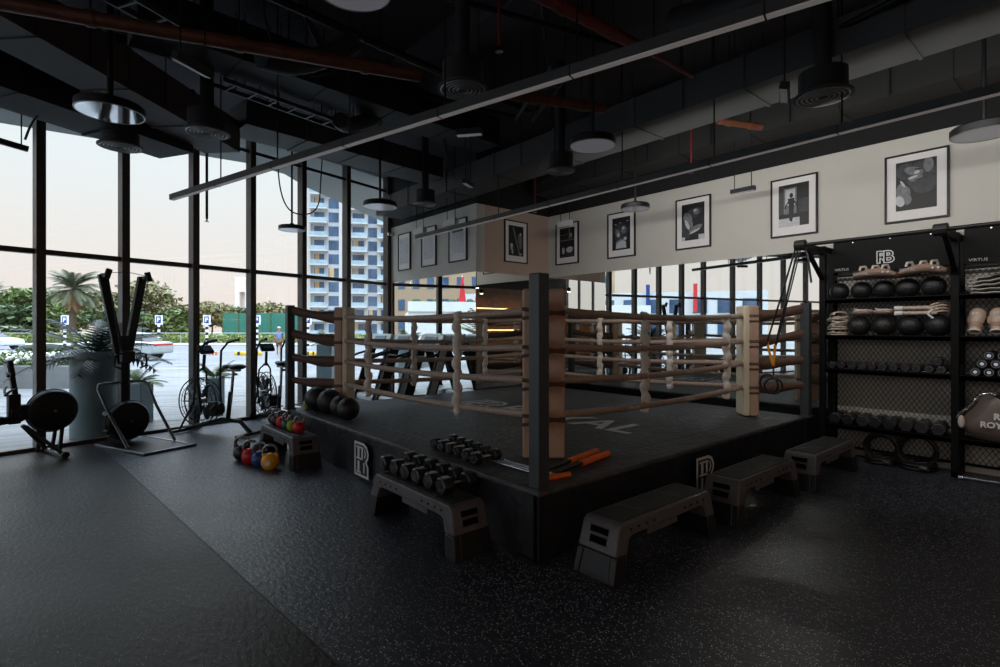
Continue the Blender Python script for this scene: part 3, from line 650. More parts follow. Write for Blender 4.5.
for i,y in enumerate((.985,.82,.655,.49,.325)):
    t=thing('boxing_glove','tan leather boxing glove with open cuff, %s on the second shelf'%['next to the middle upright','second from the middle upright','third from the middle upright','fourth from the middle upright','fifth from the middle upright'][i],'boxing glove',(7.78,y,SH[1]+.0),random.uniform(-.15,.15),'boxing gloves on the second rack shelf')
    mb=MB(); M=T(-.1,0,.06)@RY(math.radians(28))
    mb.lathe([(.048,0),(.052,.03),(.05,.08),(.062,.12),(.074,.18),(.07,.235),(.045,.27),(.012,.285)],20,M); bd=mb.done('glove_body',glv,t)
    mb=MB(); mb.sph(M@Vector((.02,.06,.15)),.032,(1,.9,1.7)); mb.done('thumb',glv,t)
    mb=MB(); mb.ring(M@Vector((0,0,0)),.05,.009,M.to_3x3()@Vector((0,0,1)),24,8); mb.done('cuff_trim',white,t)
    mb=MB(); mb.ring(M@Vector((0,0,.06)),.052,.012,M.to_3x3()@Vector((0,0,1)),24,6,flat=1.4).ring(M@Vector((0,0,.09)),.052,.006,M.to_3x3()@Vector((0,0,1)),24,6); mb.done('wrist_strap',shb,t)
    c=M@Vector((-.077,0,.18)); text('lettering','RB',.05,whitec,bd,c+Vector((-.004,0,0)),(0,-1,0),M.to_3x3()@Vector((0,0,1)),.001)
def rdb(label):
    t=thing('round_dumbbell',label,'dumbbell',(0,0,0),0,'round head dumbbells piled on the rack')
    for s_ in(-1,1):
        h_=MB().cyl((s_*.07,0,.05),(s_*.15,0,.05),.05,seg=24).done('head',rubber,t,bevel=.008)
        MB().ring((s_*.151,0,.05),.036,.006,(1,0,0),24,6).done('steel_ring',steel,h_); MB().cyl((s_*.149,0,.05),(s_*.153,0,.05),.018,seg=12).done('end_cap',chrome,h_)
    MB().cyl((-.07,0,.05),(.07,0,.05),.015,seg=12).done('handle',chrome,t); return t
r0=rdb('round head dumbbell in the bottom layer of the pile, next to the upright'); r0.location=(7.76,.985,SH[2]+.002); 
for lay,(n,y0,z) in enumerate(((7,.985,0),(6,.93,.09),(5,.875,.18))):
    for k in range(n):
        if lay==0 and k==0: continue
        dup(r0,(7.76,y0-.11*k,SH[2]+.002+z),0,'round head dumbbell in the %s layer of the pile, %s from the upright'%(['bottom','middle','top'][lay],ordinal(k) if k else 'first'))
# brown heavy bag
bagm=mat('bag_leather',(112,98,90),.38,var=.08,scale=4,bump=.1)
bag=thing('heavy_bag','wide brown leather bag with lettering and chains on the lowest shelf','heavy bag',(7.72,.74,SH[3]))
mb=MB(); mb.lathe([(.14,.0),(.27,.035),(.36,.12),(.385,.17),(.35,.25),(.25,.38),(.21,.47),(.17,.50)],40,T(0,0,0)@Matrix.Diagonal((.5,1.02,1,1))); bd=mb.done('bag_body',bagm,bag)
mb=MB(); mb.ring((0,0,.49),.1,.018,(0,0,1),24,8); mb.done('top_rim',rubber,bag)
mb=MB(); 
pts=[Vector((-.1,.08,.53)),Vector((-.13,.16,.53)),Vector((-.15,.22,.49)),Vector((-.16,.26,.42)),Vector((-.17,.3,.36)),Vector((-.175,.35,.31)),Vector((-.18,.39,.25))]
for a,b_ in zip(pts,pts[1:]):
    for f_ in (0.1,.6): mb.ring(a.lerp(b_,f_),.02,.006,Vector((1,.2,.5)) if f_<.5 else Vector((.2,1,.6)),12,5)
mb.tube(pts,.008,6); mb.done('chain',chrome,bag)
MB().sph((-.1,.36,.2),.05,(.7,.6,1.4)).done('end_patch',tie,bag)
def letter_on_bag(s,sz,y,z,dx): text('lettering',s,sz,whitec,bd,(-.193*dx,y,z),(0,-1,0),(.25,0,1),.002,.003)
text('lettering','ROYAL',.085,whitec,bd,(-.192,.06,.2),(0,-1,0),(.3,0,1),.006,.003); text('lettering','RB',.09,whitec,bd,(-.172,.04,.29),(0,-1,0),(.42,0,1),.006,.004)
t=thing('barbell','knurled bar lying on the floor under the second rack bay','barbell',(7.55,.8,.03)); MB().cyl((0,.28,0),(.1,-.9,0),.016).done('bar',steel,t); MB().cyl((0,.28,0),(-.01,.32,0),.024).done('collar',chrome,t)
# ------------------------------------------------------------------ rowing machine
t=thing('rowing_machine','black rowing machine with big round flywheel by the windows, cut by the picture edge','rowing machine',(.02,9.03,0),math.radians(18))
fz=.585
M_=T(0,0,fz)@RX(PI/2)
MB().lathe([(.19,-.09),(.255,-.07),(.272,-.02),(.272,.05),(.25,.09),(.12,.105),(.03,.11)],48,M_).done('flywheel_housing',blk,t)
mb=MB()
for R in (.235,.215,.195,.17): mb.ring((0,-.094+.0*R,fz),R,.004,(0,1,0),48,5)
for k in range(24): a=2*PI*k/24; mb.bar((.14*math.cos(a),-.1,fz+.14*math.sin(a)),(.245*math.cos(a),-.09,fz+.245*math.sin(a)),.004,.004)
mb.ring((0,0,fz),.275,.008,(0,1,0),48,6); mb.done('housing_grille',blk2,t)
MB().cyl((0,-.112,fz),(0,-.12,fz),.014).done('hub_badge',brass,t)
mb=MB(); 
for z_ in (.08,-.02): mb.bb(-.34,-.2,-.06,.06,fz+z_-.03,fz+z_+.03)
mb.bar((-.2,0,fz),(-.42,0,fz+.0),.1,.16).bar((-.38,0,fz-.12),(-.38,0,fz+.25),.09,.12); mb.done('front_frame',blk2,t,bevel=.01)
MB().bar((-.25,0,fz-.04),(-2.3,0,.34),.06,.085).done('rail',steel,t,bevel=.006)
MB().bar((-.3,-.04,fz-.06),(-2.2,-.04,.345),.006,.07).done('rail_cover',blk,t)
text('lettering','ROW',.09,charc,t,(-.62,-.045,.47),(1,0,.14),(0,0,1),.001)
MB().bar((-.36,0,fz+.2),(-.4,0,1.08),.05,.05).bar((-.4,0,1.08),(-.42,0,1.1),.03,.1).done('monitor_arm',blk2,t)
m_=MB().box((-.42,0,1.16),(.05,.17,.2),(0,-.15,0)).done('monitor',blk2,t,bevel=.01); MB().box((-.452,0,1.165),(.004,.12,.11),(0,-.15,0)).done('screen',steel,m_)
MB().tube([(-.4,-.18,fz+.33),(-.44,-.1,fz+.3),(-.46,0,fz+.24),(-.44,.1,fz+.3),(-.4,.18,fz+.33)],.014).done('pull_handle',blk2,t)
for s_ in(-1,1): MB().box((-.62,s_*.12,.5),(.26,.1,.05),(0,-.6,0)).done('foot_plate',blk2,t,bevel=.01)
MB().box((-1.5,0,.53),(.26,.32,.05)).done('seat',blk2,t,bevel=.02)
mb=MB(); mb.bar((-.28,-.05,fz-.16),(.02,-.26,.05),.035,.035).bar((-.28,.05,fz-.16),(.02,.26,.05),.035,.035).bar((.08,-.1,fz-.2),(.04,-.12,.05),.035,.035).bar((.08,.1,fz-.2),(.04,.12,.05),.035,.035); mb.done('leg',blk,t)
MB().bar((.03,-.33,.035),(.03,.33,.035),.05,.04).done('foot_bar',steel,t,bevel=.008)
for s_ in (-1,1): MB().cyl((.03,s_*.3,.04),(.03,s_*.36,.04),.04,seg=16).done('wheel',blk2,t)
MB().bar((-2.25,0,.34),(-2.25,0,.03),.05,.05).bar((-2.25,-.2,.02),(-2.25,.2,.02),.05,.04).done('rear_leg',blk,t)
# ------------------------------------------------------------------ ski machine
t=thing('ski_machine','black upright ski trainer with two raised arms and round flywheel by the windows','ski machine',(.85,9.27,0),math.radians(21))
MB().lathe([(.16,-.1),(.25,-.08),(.28,-.03),(.28,.04),(.26,.08),(.12,.1),(.03,.105)],48,T(0,0,.33)@RX(PI/2)).done('flywheel_housing',blk,t)
mb=MB()
for R in (.24,.21,.18): mb.ring((0,-.088,.33),R,.004,(0,1,0),48,5)
mb.ring((0,0,.33),.284,.008,(0,1,0),48,6)
for s_ in (-1,1): mb.box((-.245,0,.33+.12*s_),(.09,.12,.05),(0,.4*s_,0))
mb.done('housing_grille',blk2,t)
MB().cyl((0,-.108,.33),(0,-.116,.33),.013).done('hub_badge',brass,t)
MB().bar((0,.12,.0),(0,.12,1.55),.13,.1).done('column',blk,t,bevel=.01)
for s_ in (-1,1):
    MB().bar((s_*.03,.1,1.15),(s_*.262,.12,2.42),.07,.11).done('arm',blk,t,bevel=.01)
    MB().bar((s_*.23,-.04,2.41),(s_*.3,-.04,2.43),.05,.14).cyl((s_*.262,-.02,2.40),(s_*.262,.14,2.40),.035,seg=16).done('pulley_head',blk2,t,bevel=.01)
    MB().tube([(s_*.262,-.04,2.4),(s_*.15,-.08,1.5),(s_*.13,-.1,1.28)],.004,6).done('cord',rubber,t)
    MB().tube([(s_*.1,-.1,1.3),(s_*.2,-.1,1.28),(s_*.21,-.1,1.12),(s_*.12,-.1,1.08)],.014,8).done('hand_grip',blk2,t)
    MB().tube([(s_*.31+.04,-.56,.04),(s_*.32+.02,-.1,.52),(s_*.33,.08,.8),(s_*.3,.13,.86),(s_*.2,.15,.87),(0,.15,.87)],.02,10).done('support_tube',steel,t)
MB().tube([(-.262,.0,2.43),(0,0,2.47),(.262,.0,2.43)],.005,6).done('top_cord',rubber,t)
MB().box((0,-.0,1.25),(.17,.09,.16)).done('monitor',blk2,t,bevel=.012)
mb=MB(); mb.bb(-.33,.37,-1.06,-1.01,0,.035).bb(-.33,-.28,-1.06,.2,0,.03).bb(.32,.37,-1.06,.2,0,.03).bb(-.33,.37,.16,.2,0,.03); mb.done('base_frame',steel,t,bevel=.006)
MB().bb(-.28,.32,-1.0,.16,.004,.022).done('base_plate',rubber,t)
MB().prism([(-.2,.25),(.2,.25),(.0,-.1)],0.0,.12,None,.7).done('flywheel_cradle',blk,t)
# ------------------------------------------------------------------ air bikes
def bike(loc,rz,label):
    t=thing('air_bike',label,'exercise bike',loc,rz,'air bikes by the windows'); t.scale=(1.1,1.1,1.08)
    fy,fz,FR=.3,.46,.345
    mb=MB()
    for s_ in(-1,1):
        for R in (FR,.28,.2,.12): mb.ring((s_*.09*(1-(R/FR)**2*.5),fy,fz),R,.0045 if R<FR else .009,(1,0,0),40,5)
        for k in range(20):
            a=2*PI*k/20; mb.tube([(s_*.095,fy+.05*math.cos(a),fz+.05*math.sin(a)),(s_*.08,fy+.2*math.cos(a),fz+.2*math.sin(a)),(s_*.045,fy+FR*math.cos(a),fz+FR*math.sin(a))],.003,4)
    mb.done('fan_cage',blk,t)
    mb=MB()
    for k in range(9): a=2*PI*k/9; mb.box((0,fy+.18*math.cos(a),fz+.18*math.sin(a)),(.07,.22,.012),(a,0,.0))
    mb.cyl((-.06,fy,fz),(.06,fy,fz),.04,seg=16); mb.done('fan_blades',steel,t,smooth=False)
    mb=MB(); mb.bar((-.26,fy+.26,.035),(.26,fy+.26,.035),.06,.045).bar((-.26,-.6,.035),(.26,-.6,.035),.06,.045); mb.done('floor_bar',blk,t,bevel=.008)
    mb=MB(); mb.tube([(0,fy+.26,.05),(0,fy-.02,.12),(0,-.1,.22),(0,-.42,.2),(0,-.6,.05)],.03,10).tube([(0,-.2,.2),(0,-.25,.6),(0,-.255,.62)],.03,10)
    for s_ in(-1,1): mb.tube([(s_*.11,fy+.26,.05),(s_*.115,fy,.46),(s_*.09,fy-.02,.86),(s_*.02,fy-.06,.95)],.014,8)
    mb.done('frame',blk,t)
    MB().tube([(0,-.25,.45),(0,-.3,.93)],.02,10).done('seat_post',chrome,t)
    mb=MB(); mb.sph((0,-.37,.98),.12,(1.05,.85,.34),20,12).sph((0,-.22,.985),.065,(.7,1.8,.45),16,10); sd=mb.done('seat',blk2,t)
    MB().box((0,-.3,.93),(.07,.2,.03)).cyl((.02,-.28,.87),(.07,-.28,.87),.02).done('seat_clamp',steel,sd)
    MB().cyl((-.08,.02,.36),(.08,.02,.36),.1,seg=24).done('crank_guard',blk2,t,bevel=.008)
    for s_ in(-1,1):
        c=MB().bar((s_*.1,.02,.36),(s_*.1,.02+s_*.12,.36-s_*.12),.02,.03).done('crank',steel,t); MB().box((s_*.16,.02+s_*.12,.36-s_*.12),(.1,.09,.025)).done('pedal',blk2,c,bevel=.004)
        MB().tube([(s_*.17,.1,.32),(s_*.2,.14,.8),(s_*.2,.12,1.2),(s_*.2,-.0,1.32),(s_*.2,-.14,1.36)],.016,8).done('lever',blk,t)
        MB().tube([(s_*.2,.0,1.325),(s_*.2,-.14,1.36),(s_*.2,-.2,1.365)],.022,8).done('grip',rubber,t)
    MB().tube([(0,fy-.06,.92),(0,fy-.08,1.15)],.022,8).done('console_post',blk,t)
    c=MB().box((0,fy-.1,1.22),(.22,.05,.14),(-.7,0,0)).done('console',blk2,t,bevel=.012); MB().box((0,fy-.128,1.235),(.14,.004,.07),(-.7,0,0)).done('screen',mat('screen_blue',(90,130,150),.2),c)
    return t
bike((1.99,9.17,0),math.radians(32),'black air bike with fan cage standing at the windows between ski trainer and ring')
bike((2.97,9.6,0),math.radians(8),'black air bike behind the kettlebell bench, by the window-side ring post')
# ------------------------------------------------------------------ treadmills
ph=mat('treadmill_grey',(186,190,192),.3,.2)
def treadmill(loc,rz,label):
    t=thing('treadmill',label,'treadmill',loc,rz,'treadmills beyond the ring')
    MB().bb(-1.55,.15,-.36,.36,.06,.16).done('deck',ph,t,bevel=.02)
    MB().bb(-1.5,-.12,-.26,.26,.155,.17).done('belt',rubber,t)
    MB().bb(-.15,.3,-.38,.38,.05,.3).done('motor_hood',ph,t,bevel=.06,seg=4)
    for s_ in(-1,1):
        u_=MB().bar((-.12,s_*.38,.1),(.28,s_*.38,1.35),.05,.2).done('upright',blk,t,bevel=.01); MB().bar((-.1,s_*.41,.2),(.26,s_*.41,1.3),.012,.13).done('side_panel',ph,u_)
        MB().tube([(.22,s_*.36,1.2),(-.1,s_*.37,1.12),(-.4,s_*.37,1.02),(-.5,s_*.37,.95)],.024,8).done('handrail',blk,t)
        MB().bb(-1.55,.1,s_*.33-.05,s_*.33+.05,.155,.18).done('foot_rail',steel,t)
    c=MB().box((.25,0,1.38),(.1,.8,.34),(0,.5,0)).done('console',ph,t,bevel=.03); MB().box((.195,0,1.4),(.01,.42,.22),(0,.5,0)).done('screen',MATS['screen_blue'],c)
    MB().tube([(.1,-.32,1.1),(.02,-.2,1.12),(.02,.2,1.12),(.1,.32,1.1)],.02,8).done('front_bar',blk,t)
    MB().cyl((-1.5,-.3,.05),(-1.5,.3,.05),.045).cyl((.2,-.3,.05),(.2,.3,.05),.045).done('foot_roller',rubber,t)
    return t
treadmill((5.25,8.42,0),.0,'treadmill beside the ring, facing the mirror wall')
treadmill((5.2,9.35,0),.0,'treadmill in the middle of the line facing the mirror wall')
treadmill((5.15,10.22,0),.05,'treadmill beside the glass front, facing the mirror wall')
# ------------------------------------------------------------------ framed photographs
def photo_mat(name,sc_,seed,lo=8,hi=170,bias=.5):
    m=bpy.data.materials.new(name); m.use_nodes=True; n=m.node_tree.nodes; l=m.node_tree.links; b=n['Principled BSDF']; b.inputs['Roughness'].default_value=.5
    tc=n.new('ShaderNodeTexCoord'); mp=n.new('ShaderNodeMapping'); mp.inputs['Location'].default_value=(seed,seed*2,seed*.5); nz=n.new('ShaderNodeTexNoise'); nz.inputs['Scale'].default_value=sc_; nz.inputs['Detail'].default_value=3; nz.inputs['Distortion'].default_value=.6
    r=n.new('ShaderNodeValToRGB'); e=r.color_ramp.elements; e[0].position=bias; e[0].color=S(lo); e[1].position=bias+.16; e[1].color=S(hi)
    l.new(tc.outputs['Object'],mp.inputs[0]); l.new(mp.outputs[0],nz.inputs['Vector']); l.new(nz.outputs['Fac'],r.inputs['Fac']); l.new(r.outputs['Color'],b.inputs['Base Color']); return m
pdark=photo_mat('photo_dark',5,3,10,80,.5); pgrey=S(150)
pg=[mat('photo_black',(14,14,16),.5,var=.3),mat('photo_dark_grey',(52,53,58),.5,var=.5,scale=25),mat('photo_mid_grey',(110,112,118),.5,var=.35,scale=30),mat('photo_light_grey',(186,188,194),.5,var=.15,scale=20)]
pic_glare=mat('print_glare',(206,204,200),.5,var=.1,scale=6)  # window glare on the picture glass, put into the print's colour
matb=mat('picture_mount',(226,222,222),.7,var=.02)
def flat(mb,pts,h): 
    vs=[mb.bm.verts.new((x,y,h)) for x,y in pts]; mb.bm.faces.new(vs); return mb
def blob(cx,cy,rx_,ry_,rot=0,n=20,w_=.0,k=3):
    return [((cx+(rx_*math.cos(a)*(1+w_*math.sin(k*a)))*math.cos(rot)-ry_*math.sin(a)*math.sin(rot)),(cy+rx_*math.cos(a)*(1+w_*math.sin(k*a))*math.sin(rot)+ry_*math.sin(a)*math.cos(rot))) for a in [2*PI*i/n for i in range(n)]]
def picture(loc,face,label,content,grp,pale=False,W=.62,Hh=.84):
    # face: direction the picture looks to
    t=thing('framed_picture',label,'picture',loc,0,grp)
    z=Vector(face); x=Vector((0,0,1)).cross(z); M=Matrix((x.to_4d(),(0,0,1,0),z.to_4d(),(0,0,0,1))).transposed()
    for i in range(3): M[3][i]=0
    def fin(mb,name,m,par,bev=0,sm=False): bmesh.ops.transform(mb.bm,matrix=M,verts=mb.bm.verts); return mb.done(name,m,par,bev,sm)
    f=.022; w_,h_=W/2,Hh/2
    mb=MB(); mb.bb(-w_,w_,h_-f,h_,.0,.035).bb(-w_,w_,-h_,-h_+f,0,.035).bb(-w_,-w_+f,-h_+f,h_-f,0,.035).bb(w_-f,w_,-h_+f,h_-f,0,.035); fin(mb,'frame',blk,t,.003)
    mb=MB(); mb.bb(-w_+f,w_-f,-h_+f,h_-f,.0,.018); mo=fin(mb,'mount',matb,t)
    pw,phh=.20,.30
    mb=MB(); mb.bb(-pw,pw,-phh+.02,phh+.02,.018,.0195); ph_=fin(mb,'photograph',pic_glare if pale else pg[0],t)
    for lvl,polys in content:
        mb=MB()
        for k,p in enumerate(polys): flat(mb,[(max(-pw,min(pw,a)),max(-phh+.02,min(phh+.02,b_))) for a,b_ in p],.0198+.0003*lvl[1]+.00004*k)
        fin(mb,'image_print',pg[lvl[0]],ph_)
    return t
fr_c='framed photographs on the long wall'
FZ=3.39
fX=XC-.002
rect=lambda x0,x1,y0,y1:[(x0,y0),(x1,y0),(x1,y1),(x0,y1)]
# content: (tone, layer) -> polygons (x right, y up as seen)
c_close=[((1,1),[blob(.06,.1,.15,.2,.2,24,.06),blob(-.1,.2,.1,.1)]),((2,2),[blob(-.02,.19,.1,.05,-.4),blob(.0,.1,.07,.035,.2),blob(-.12,-.08,.07,.14,.3,20,.15,5),blob(.12,.24,.05,.09)]),((3,3),[blob(-.03,.115,.05,.014,.25),blob(-.16,-.16,.045,.07,.3),blob(.01,.17,.03,.02,.3),blob(-.13,.05,.012,.05,.5)]),((0,4),[blob(.02,.205,.035,.01,-.2),blob(.03,.08,.05,.008,.2)])]
c_skip=[((2,1),[rect(-.14,.04,-.1,.27)]),((3,2),[rect(-.11,.02,.02,.25),rect(-.2,.08,-.28,-.16)]),((1,2),[rect(.06,.2,-.1,.1),rect(-.2,-.13,-.1,.3)]),((0,5),[blob(-.03,.16,.025,.035),[(-.075,.12),(.015,.12),(.005,-.02),(-.06,-.02)],[(-.06,.1),(-.105,.03),(-.12,-.03),(-.1,-.03),(-.085,.03),(-.055,.07)],[(.0,.1),(.05,.03),(.06,-.02),(.045,-.03),(.03,.03),(-.01,.07)],[(-.06,-.02),(-.02,-.02),(-.035,-.2),(-.055,-.2)],[(-.035,-.02),(.005,-.02),(-.0,-.12),(-.02,-.22),(-.035,-.21)]])]
c_box=[((1,1),[blob(.02,.16,.15,.08,.2,20,.1),blob(-.1,-.1,.1,.15)]),((2,2),[blob(-.08,.05,.07,.14,.4,20,.12),blob(.05,-.1,.12,.05,.35,20,.12),blob(.06,.18,.05,.055)]),((3,3),[blob(-.1,-.02,.03,.09,.4),blob(.03,-.14,.1,.018,.35),rect(-.2,-.14,-.28,-.22),rect(.1,.2,-.28,-.2),blob(.04,.2,.03,.02)])]
c_fight=[((1,1),[blob(0,.05,.16,.18,0,20,.15,5)]),((2,2),[blob(-.07,.03,.05,.08,.3),blob(.06,.08,.06,.07),blob(0,-.16,.12,.08)]),((3,3),[blob(-.06,-.0,.03,.04),blob(.09,-.08,.035,.03),blob(.05,.12,.03,.03),[(-.12,-.25),(.12,-.25),(.1,-.14),(.03,-.1),(-.03,-.12),(-.1,-.15)],blob(-.12,.2,.02,.01),blob(.14,.24,.02,.01),blob(-.02,.22,.015,.01)])]
c_bag=[((2,1),[rect(-.2,.2,.06,.08),rect(.05,.09,.08,.3),rect(-.2,.1,.18,.19)]),((1,1),[blob(.05,-.16,.13,.09),rect(-.2,.2,-.28,-.24)]),((3,3),[blob(.07,-.13,.09,.06,.1,20,.1),blob(-.1,-.14,.035,.07),rect(.1,.13,.12,.2)])]
c_stick=[((2,1),[[(-.1,.28),(-.06,.28),(.12,-.26),(.08,-.26)],blob(.11,.02,.05,.16,.1,20,.2)]),((3,2),[blob(.12,.16,.02,.03),blob(-.12,-.1,.035,.07,0,12,.3),blob(.12,-.24,.04,.015),blob(-.1,-.2,.02,.05)]),((1,1),[blob(-.1,-.15,.07,.12)])]
picture((fX,1.58,FZ),(-1,0,0),'framed black and white close-up of a face above the rack',c_close,fr_c,W=.63)
picture((fX,2.97,FZ),(-1,0,0),'framed photograph of a dark figure skipping rope in a doorway',c_skip,fr_c)
picture((fX,4.51,FZ),(-1,0,0),'framed photograph of a muscular seated boxer, in the middle of the long wall',c_box,fr_c)
picture((fX,5.94,FZ),(-1,0,0),'framed photograph of a boxer with raised gloves behind the hanging disc lamp',c_fight,fr_c)
picture((fX,7.28,FZ),(-1,0,0),'framed photograph of gym gear on the long wall next to the room corner',c_bag,fr_c)
picture((7.105,YB-.002,FZ),(0,-1,0),'framed photograph with a diagonal pole on the taupe return wall',c_stick,'framed photograph on the return wall')
c_p=[((3,1),[rect(-.18,.18,-.26,.28)])]  # light rectangle continues the painted glare across the print
picture((XA-.002,10.45,FZ),(-1,0,0),'pale framed picture on the grey wall beside the glass front',c_p,'pale pictures on the grey wall',True,.53)
picture((XA-.002,9.44,FZ),(-1,0,0),'pale framed picture in the middle of the grey wall',c_p,'pale pictures on the grey wall',True,.56)
picture((XA-.002,8.40,FZ),(-1,0,0),'pale framed picture with a dark band, on the grey wall by the outer corner',c_p+[((1,2),[rect(-.18,.18,.16,.24)])],'pale pictures on the grey wall',True,.6)
t=thing('security_camera','small white dome camera on the grey wall near the glass','security camera',(XA,10.98,3.86)); MB().cyl((0,0,0),(-.05,0,0),.05).done('mount',white,t); MB().sph((-.09,0,0),.055,(1.2,1,1)).done('dome',chrome,t)
# ------------------------------------------------------------------ ceiling fittings
disc=emat('lamp_diffuser',(150,148,156),.06); disc.node_tree.nodes['Principled BSDF'].inputs['Roughness'].default_value=.15
dome=disc
def pendant(x,y,z,r,label,cat='lamp',rod=.018,m=None,shortcap=False):
    t=thing('disc_lamp',label,'hanging lamp',(x,y,z),0,'round disc lamps under the ceiling')
    MB().lathe([(r*.97,0),(r,.006),(r,.06),(r*.95,.072),(.04,.078)],48).done('shade',blk,t)
    MB().lathe([(r*.955,-.003),(r*.955,.01)],48).done('diffuser',m or disc,t)
    MB().ring((0,0,-.001),r*.975,.006,(0,0,1),48,6).done('rim',steel,t)
    MB().cyl((0,0,.07),(0,0,CZ-z),rod).done('rod',blk,t)
    MB().cyl((0,0,.078),(0,0,.12),.04).done('canopy_hub',blk,t)
    return t
gls=mat('mirror_diffuser',(210,212,216),.05,.9,var=.02)
pendant(.39,5.54,3.48,.25,'large disc lamp with mirror-like underside hanging by the windows',m=gls,rod=.024)
pendant(4.13,3.40,3.48,.225,'grey disc lamp hanging over the ring, in front of the long duct')
pendant(6.80,4.77,3.48,.215,'disc lamp hanging close to the long wall in front of the framed boxer')
pendant(3.77,7.18,3.48,.25,'disc lamp hanging above the window-side ring corner')
pendant(3.41,9.92,3.48,.235,'disc lamp hanging against the glass front, highest tower window behind it')
pendant(1.29,2.78,3.56,.22,'disc lamp at the top edge of the view')
pendant(6.66,.80,3.48,.25,'disc lamp hanging in front of the wall above the rack bay with the bag')
louv=mat('louvre_grey',(120,120,118),.35,.5)
def diffuser(x,y,z,r,label,h=.22):
    t=thing('air_diffuser',label,'ceiling vent',(x,y,z),0,'round ceiling air diffusers')
    MB().cyl((0,0,.02),(0,0,h),r*.82,seg=36).cyl((0,0,h),(0,0,CZ-z),r*.3,seg=16).done('neck',duct,t)
    MB().lathe([(r*.9,.0),(r,-.002),(r,.012),(r*.85,.03)],40).done('rim',ductg,t)
    mb=MB()
    for k in range(5): mb.ring((0,0,-.004),r*(.86-.16*k),.008,(0,0,1),36,6)
    mb.done('louvre_ring',louv,t)
diffuser(.62,7.47,3.75,.225,'round air diffuser below the mirror-like lamp by the windows')
diffuser(1.28,6.33,3.75,.225,'round air diffuser between the mirror-like lamp and the first track')
diffuser(2.76,3.73,3.75,.22,'round air diffuser at the end of the rust coloured pipe')
diffuser(5.17,4.80,3.75,.2,'round air diffuser beside the long duct over the ring')
diffuser(5.32,1.72,3.75,.24,'wide round air diffuser over the rack side of the ring')
diffuser(4.80,7.55,3.75,.2,'round air diffuser in front of the grey wall with pale pictures')
WALL_FILL=31
tl=emat('track_lens',(180,172,170),.05)
def track(p0,p1,label,n=7):
    p0,p1=Vector(p0),Vector(p1); L=(p1-p0).length; a=math.atan2(p1.y-p0.y,p1.x-p0.x)
    t=thing('light_track',label,'light track',p0,a,'long light tracks')
    MB().bb(0,L,-.035,.035,0,.07).done('housing',ductg,t)
    MB().bb(0,L,-.026,.026,-.006,.0).done('lens_strip',tl,t)
    for k in range(1,n+1): MB().bb(L*k/(n+1)-.006,L*k/(n+1)+.006,-.037,.037,-.008,.072).done('joint',blk,t)
    for k in range(1,n+1): MB().cyl((L*k/(n+1)*.99+.1,0,.07),(L*k/(n+1)*.99+.1,0,CZ-p0.z),.008,seg=6).done('hanger',blk,t)
track((1.26,8.33,3.4),(3.35,.1,3.4),'long linear light track crossing from the windows over the ring',6)
# added fill light, hidden behind the second track, to brighten the long wall
def add_wall_fill(p0,p1,power):
    p0,p1=Vector(p0),Vector(p1); ld=bpy.data.lights.new('wall_fill','AREA'); ld.shape='RECTANGLE'; ld.size=(p1-p0).length; ld.size_y=.04; ld.energy=power; ld.color=(1,.97,.92)
    lo=bpy.data.objects.new('wall_fill',ld); COL.objects.link(lo); lo.location=(p0+p1)/2
    z=Vector((-1,0,.05)).normalized(); x=(p1-p0).normalized(); y=z.cross(x).normalized(); x=y.cross(z)
    M=Matrix((x.to_4d(),y.to_4d(),z.to_4d(),(0,0,0,1))).transposed()
    for i in range(3): M[3][i]=0
    M.translation=(p0+p1)/2; lo.matrix_world=M
add_wall_fill((5.44+.045,8.8,3.435),(5.36+.045,-.8,3.435),WALL_FILL)
track((5.44,8.86,3.4),(5.36,-.8,3.4),'long linear light track running parallel to the framed photographs',7)
palem=mat('spot_pale_grey',(206,206,204),.45)
def spot(x,y,z,rz,label,tilt=.3,L=.36,m=None,w_=.07,pale=None):
    t=thing('linear_spotlight',label,'spotlight',(x,y,z),rz,'linear spotlights under the ceiling')
    MB().box((0,0,0),(L,w_,.06 if not pale else .11),(tilt,0,0)).done('body',pale or blk,t,bevel=.005)
    MB().box((0,-.002-.032*math.sin(-tilt),-.033),(L*.94,w_*.8,.006),(tilt,0,0)).done('lens',m or MATS['lamp_diffuser'],t)
    for s_ in (-1,1): MB().cyl((s_*L*.35,0,.03),(s_*L*.35,0,CZ-z),.006,seg=6).done('hanger',blk,t)
lensw=mat('lens_white',(225,225,225),.4)
spot(.81,4.47,3.62,.55,'linear spotlight with bright lens high over the walkway by the windows',.35,.3,lensw)
spot(3.16,4.16,3.6,-.9,'linear spotlight hanging under the first track',.0,.26)
spot(4.25,5.63,3.6,.5,'small linear spotlight beside the duct in mid ceiling',.1,.24,lensw)
spot(7.40,3.40,3.6,PI/2,'black linear spotlight hanging in front of the long wall',0,.34)
spot(4.60,1.77,3.6,.35,'linear spotlight with bright lens near the wide air diffuser',.3,.3,lensw)
spot(-.33,7.56,3.6,.6,'linear spotlight against the sky above the rowing machine',.3,.34)
spot(7.29,6.66,3.6,PI/2,'pale lit linear spotlight in front of the framed gym gear',0,.32,lensw,.09,palem)
spot(5.6,9.00,3.6,PI/2,'pale linear spotlight in front of the middle pale picture',0,.36,lensw,.1,palem)
spot(5.65,8.0,3.62,PI/2,'pale linear spotlight in front of the pale picture with a band',0,.36,lensw,.1,palem)
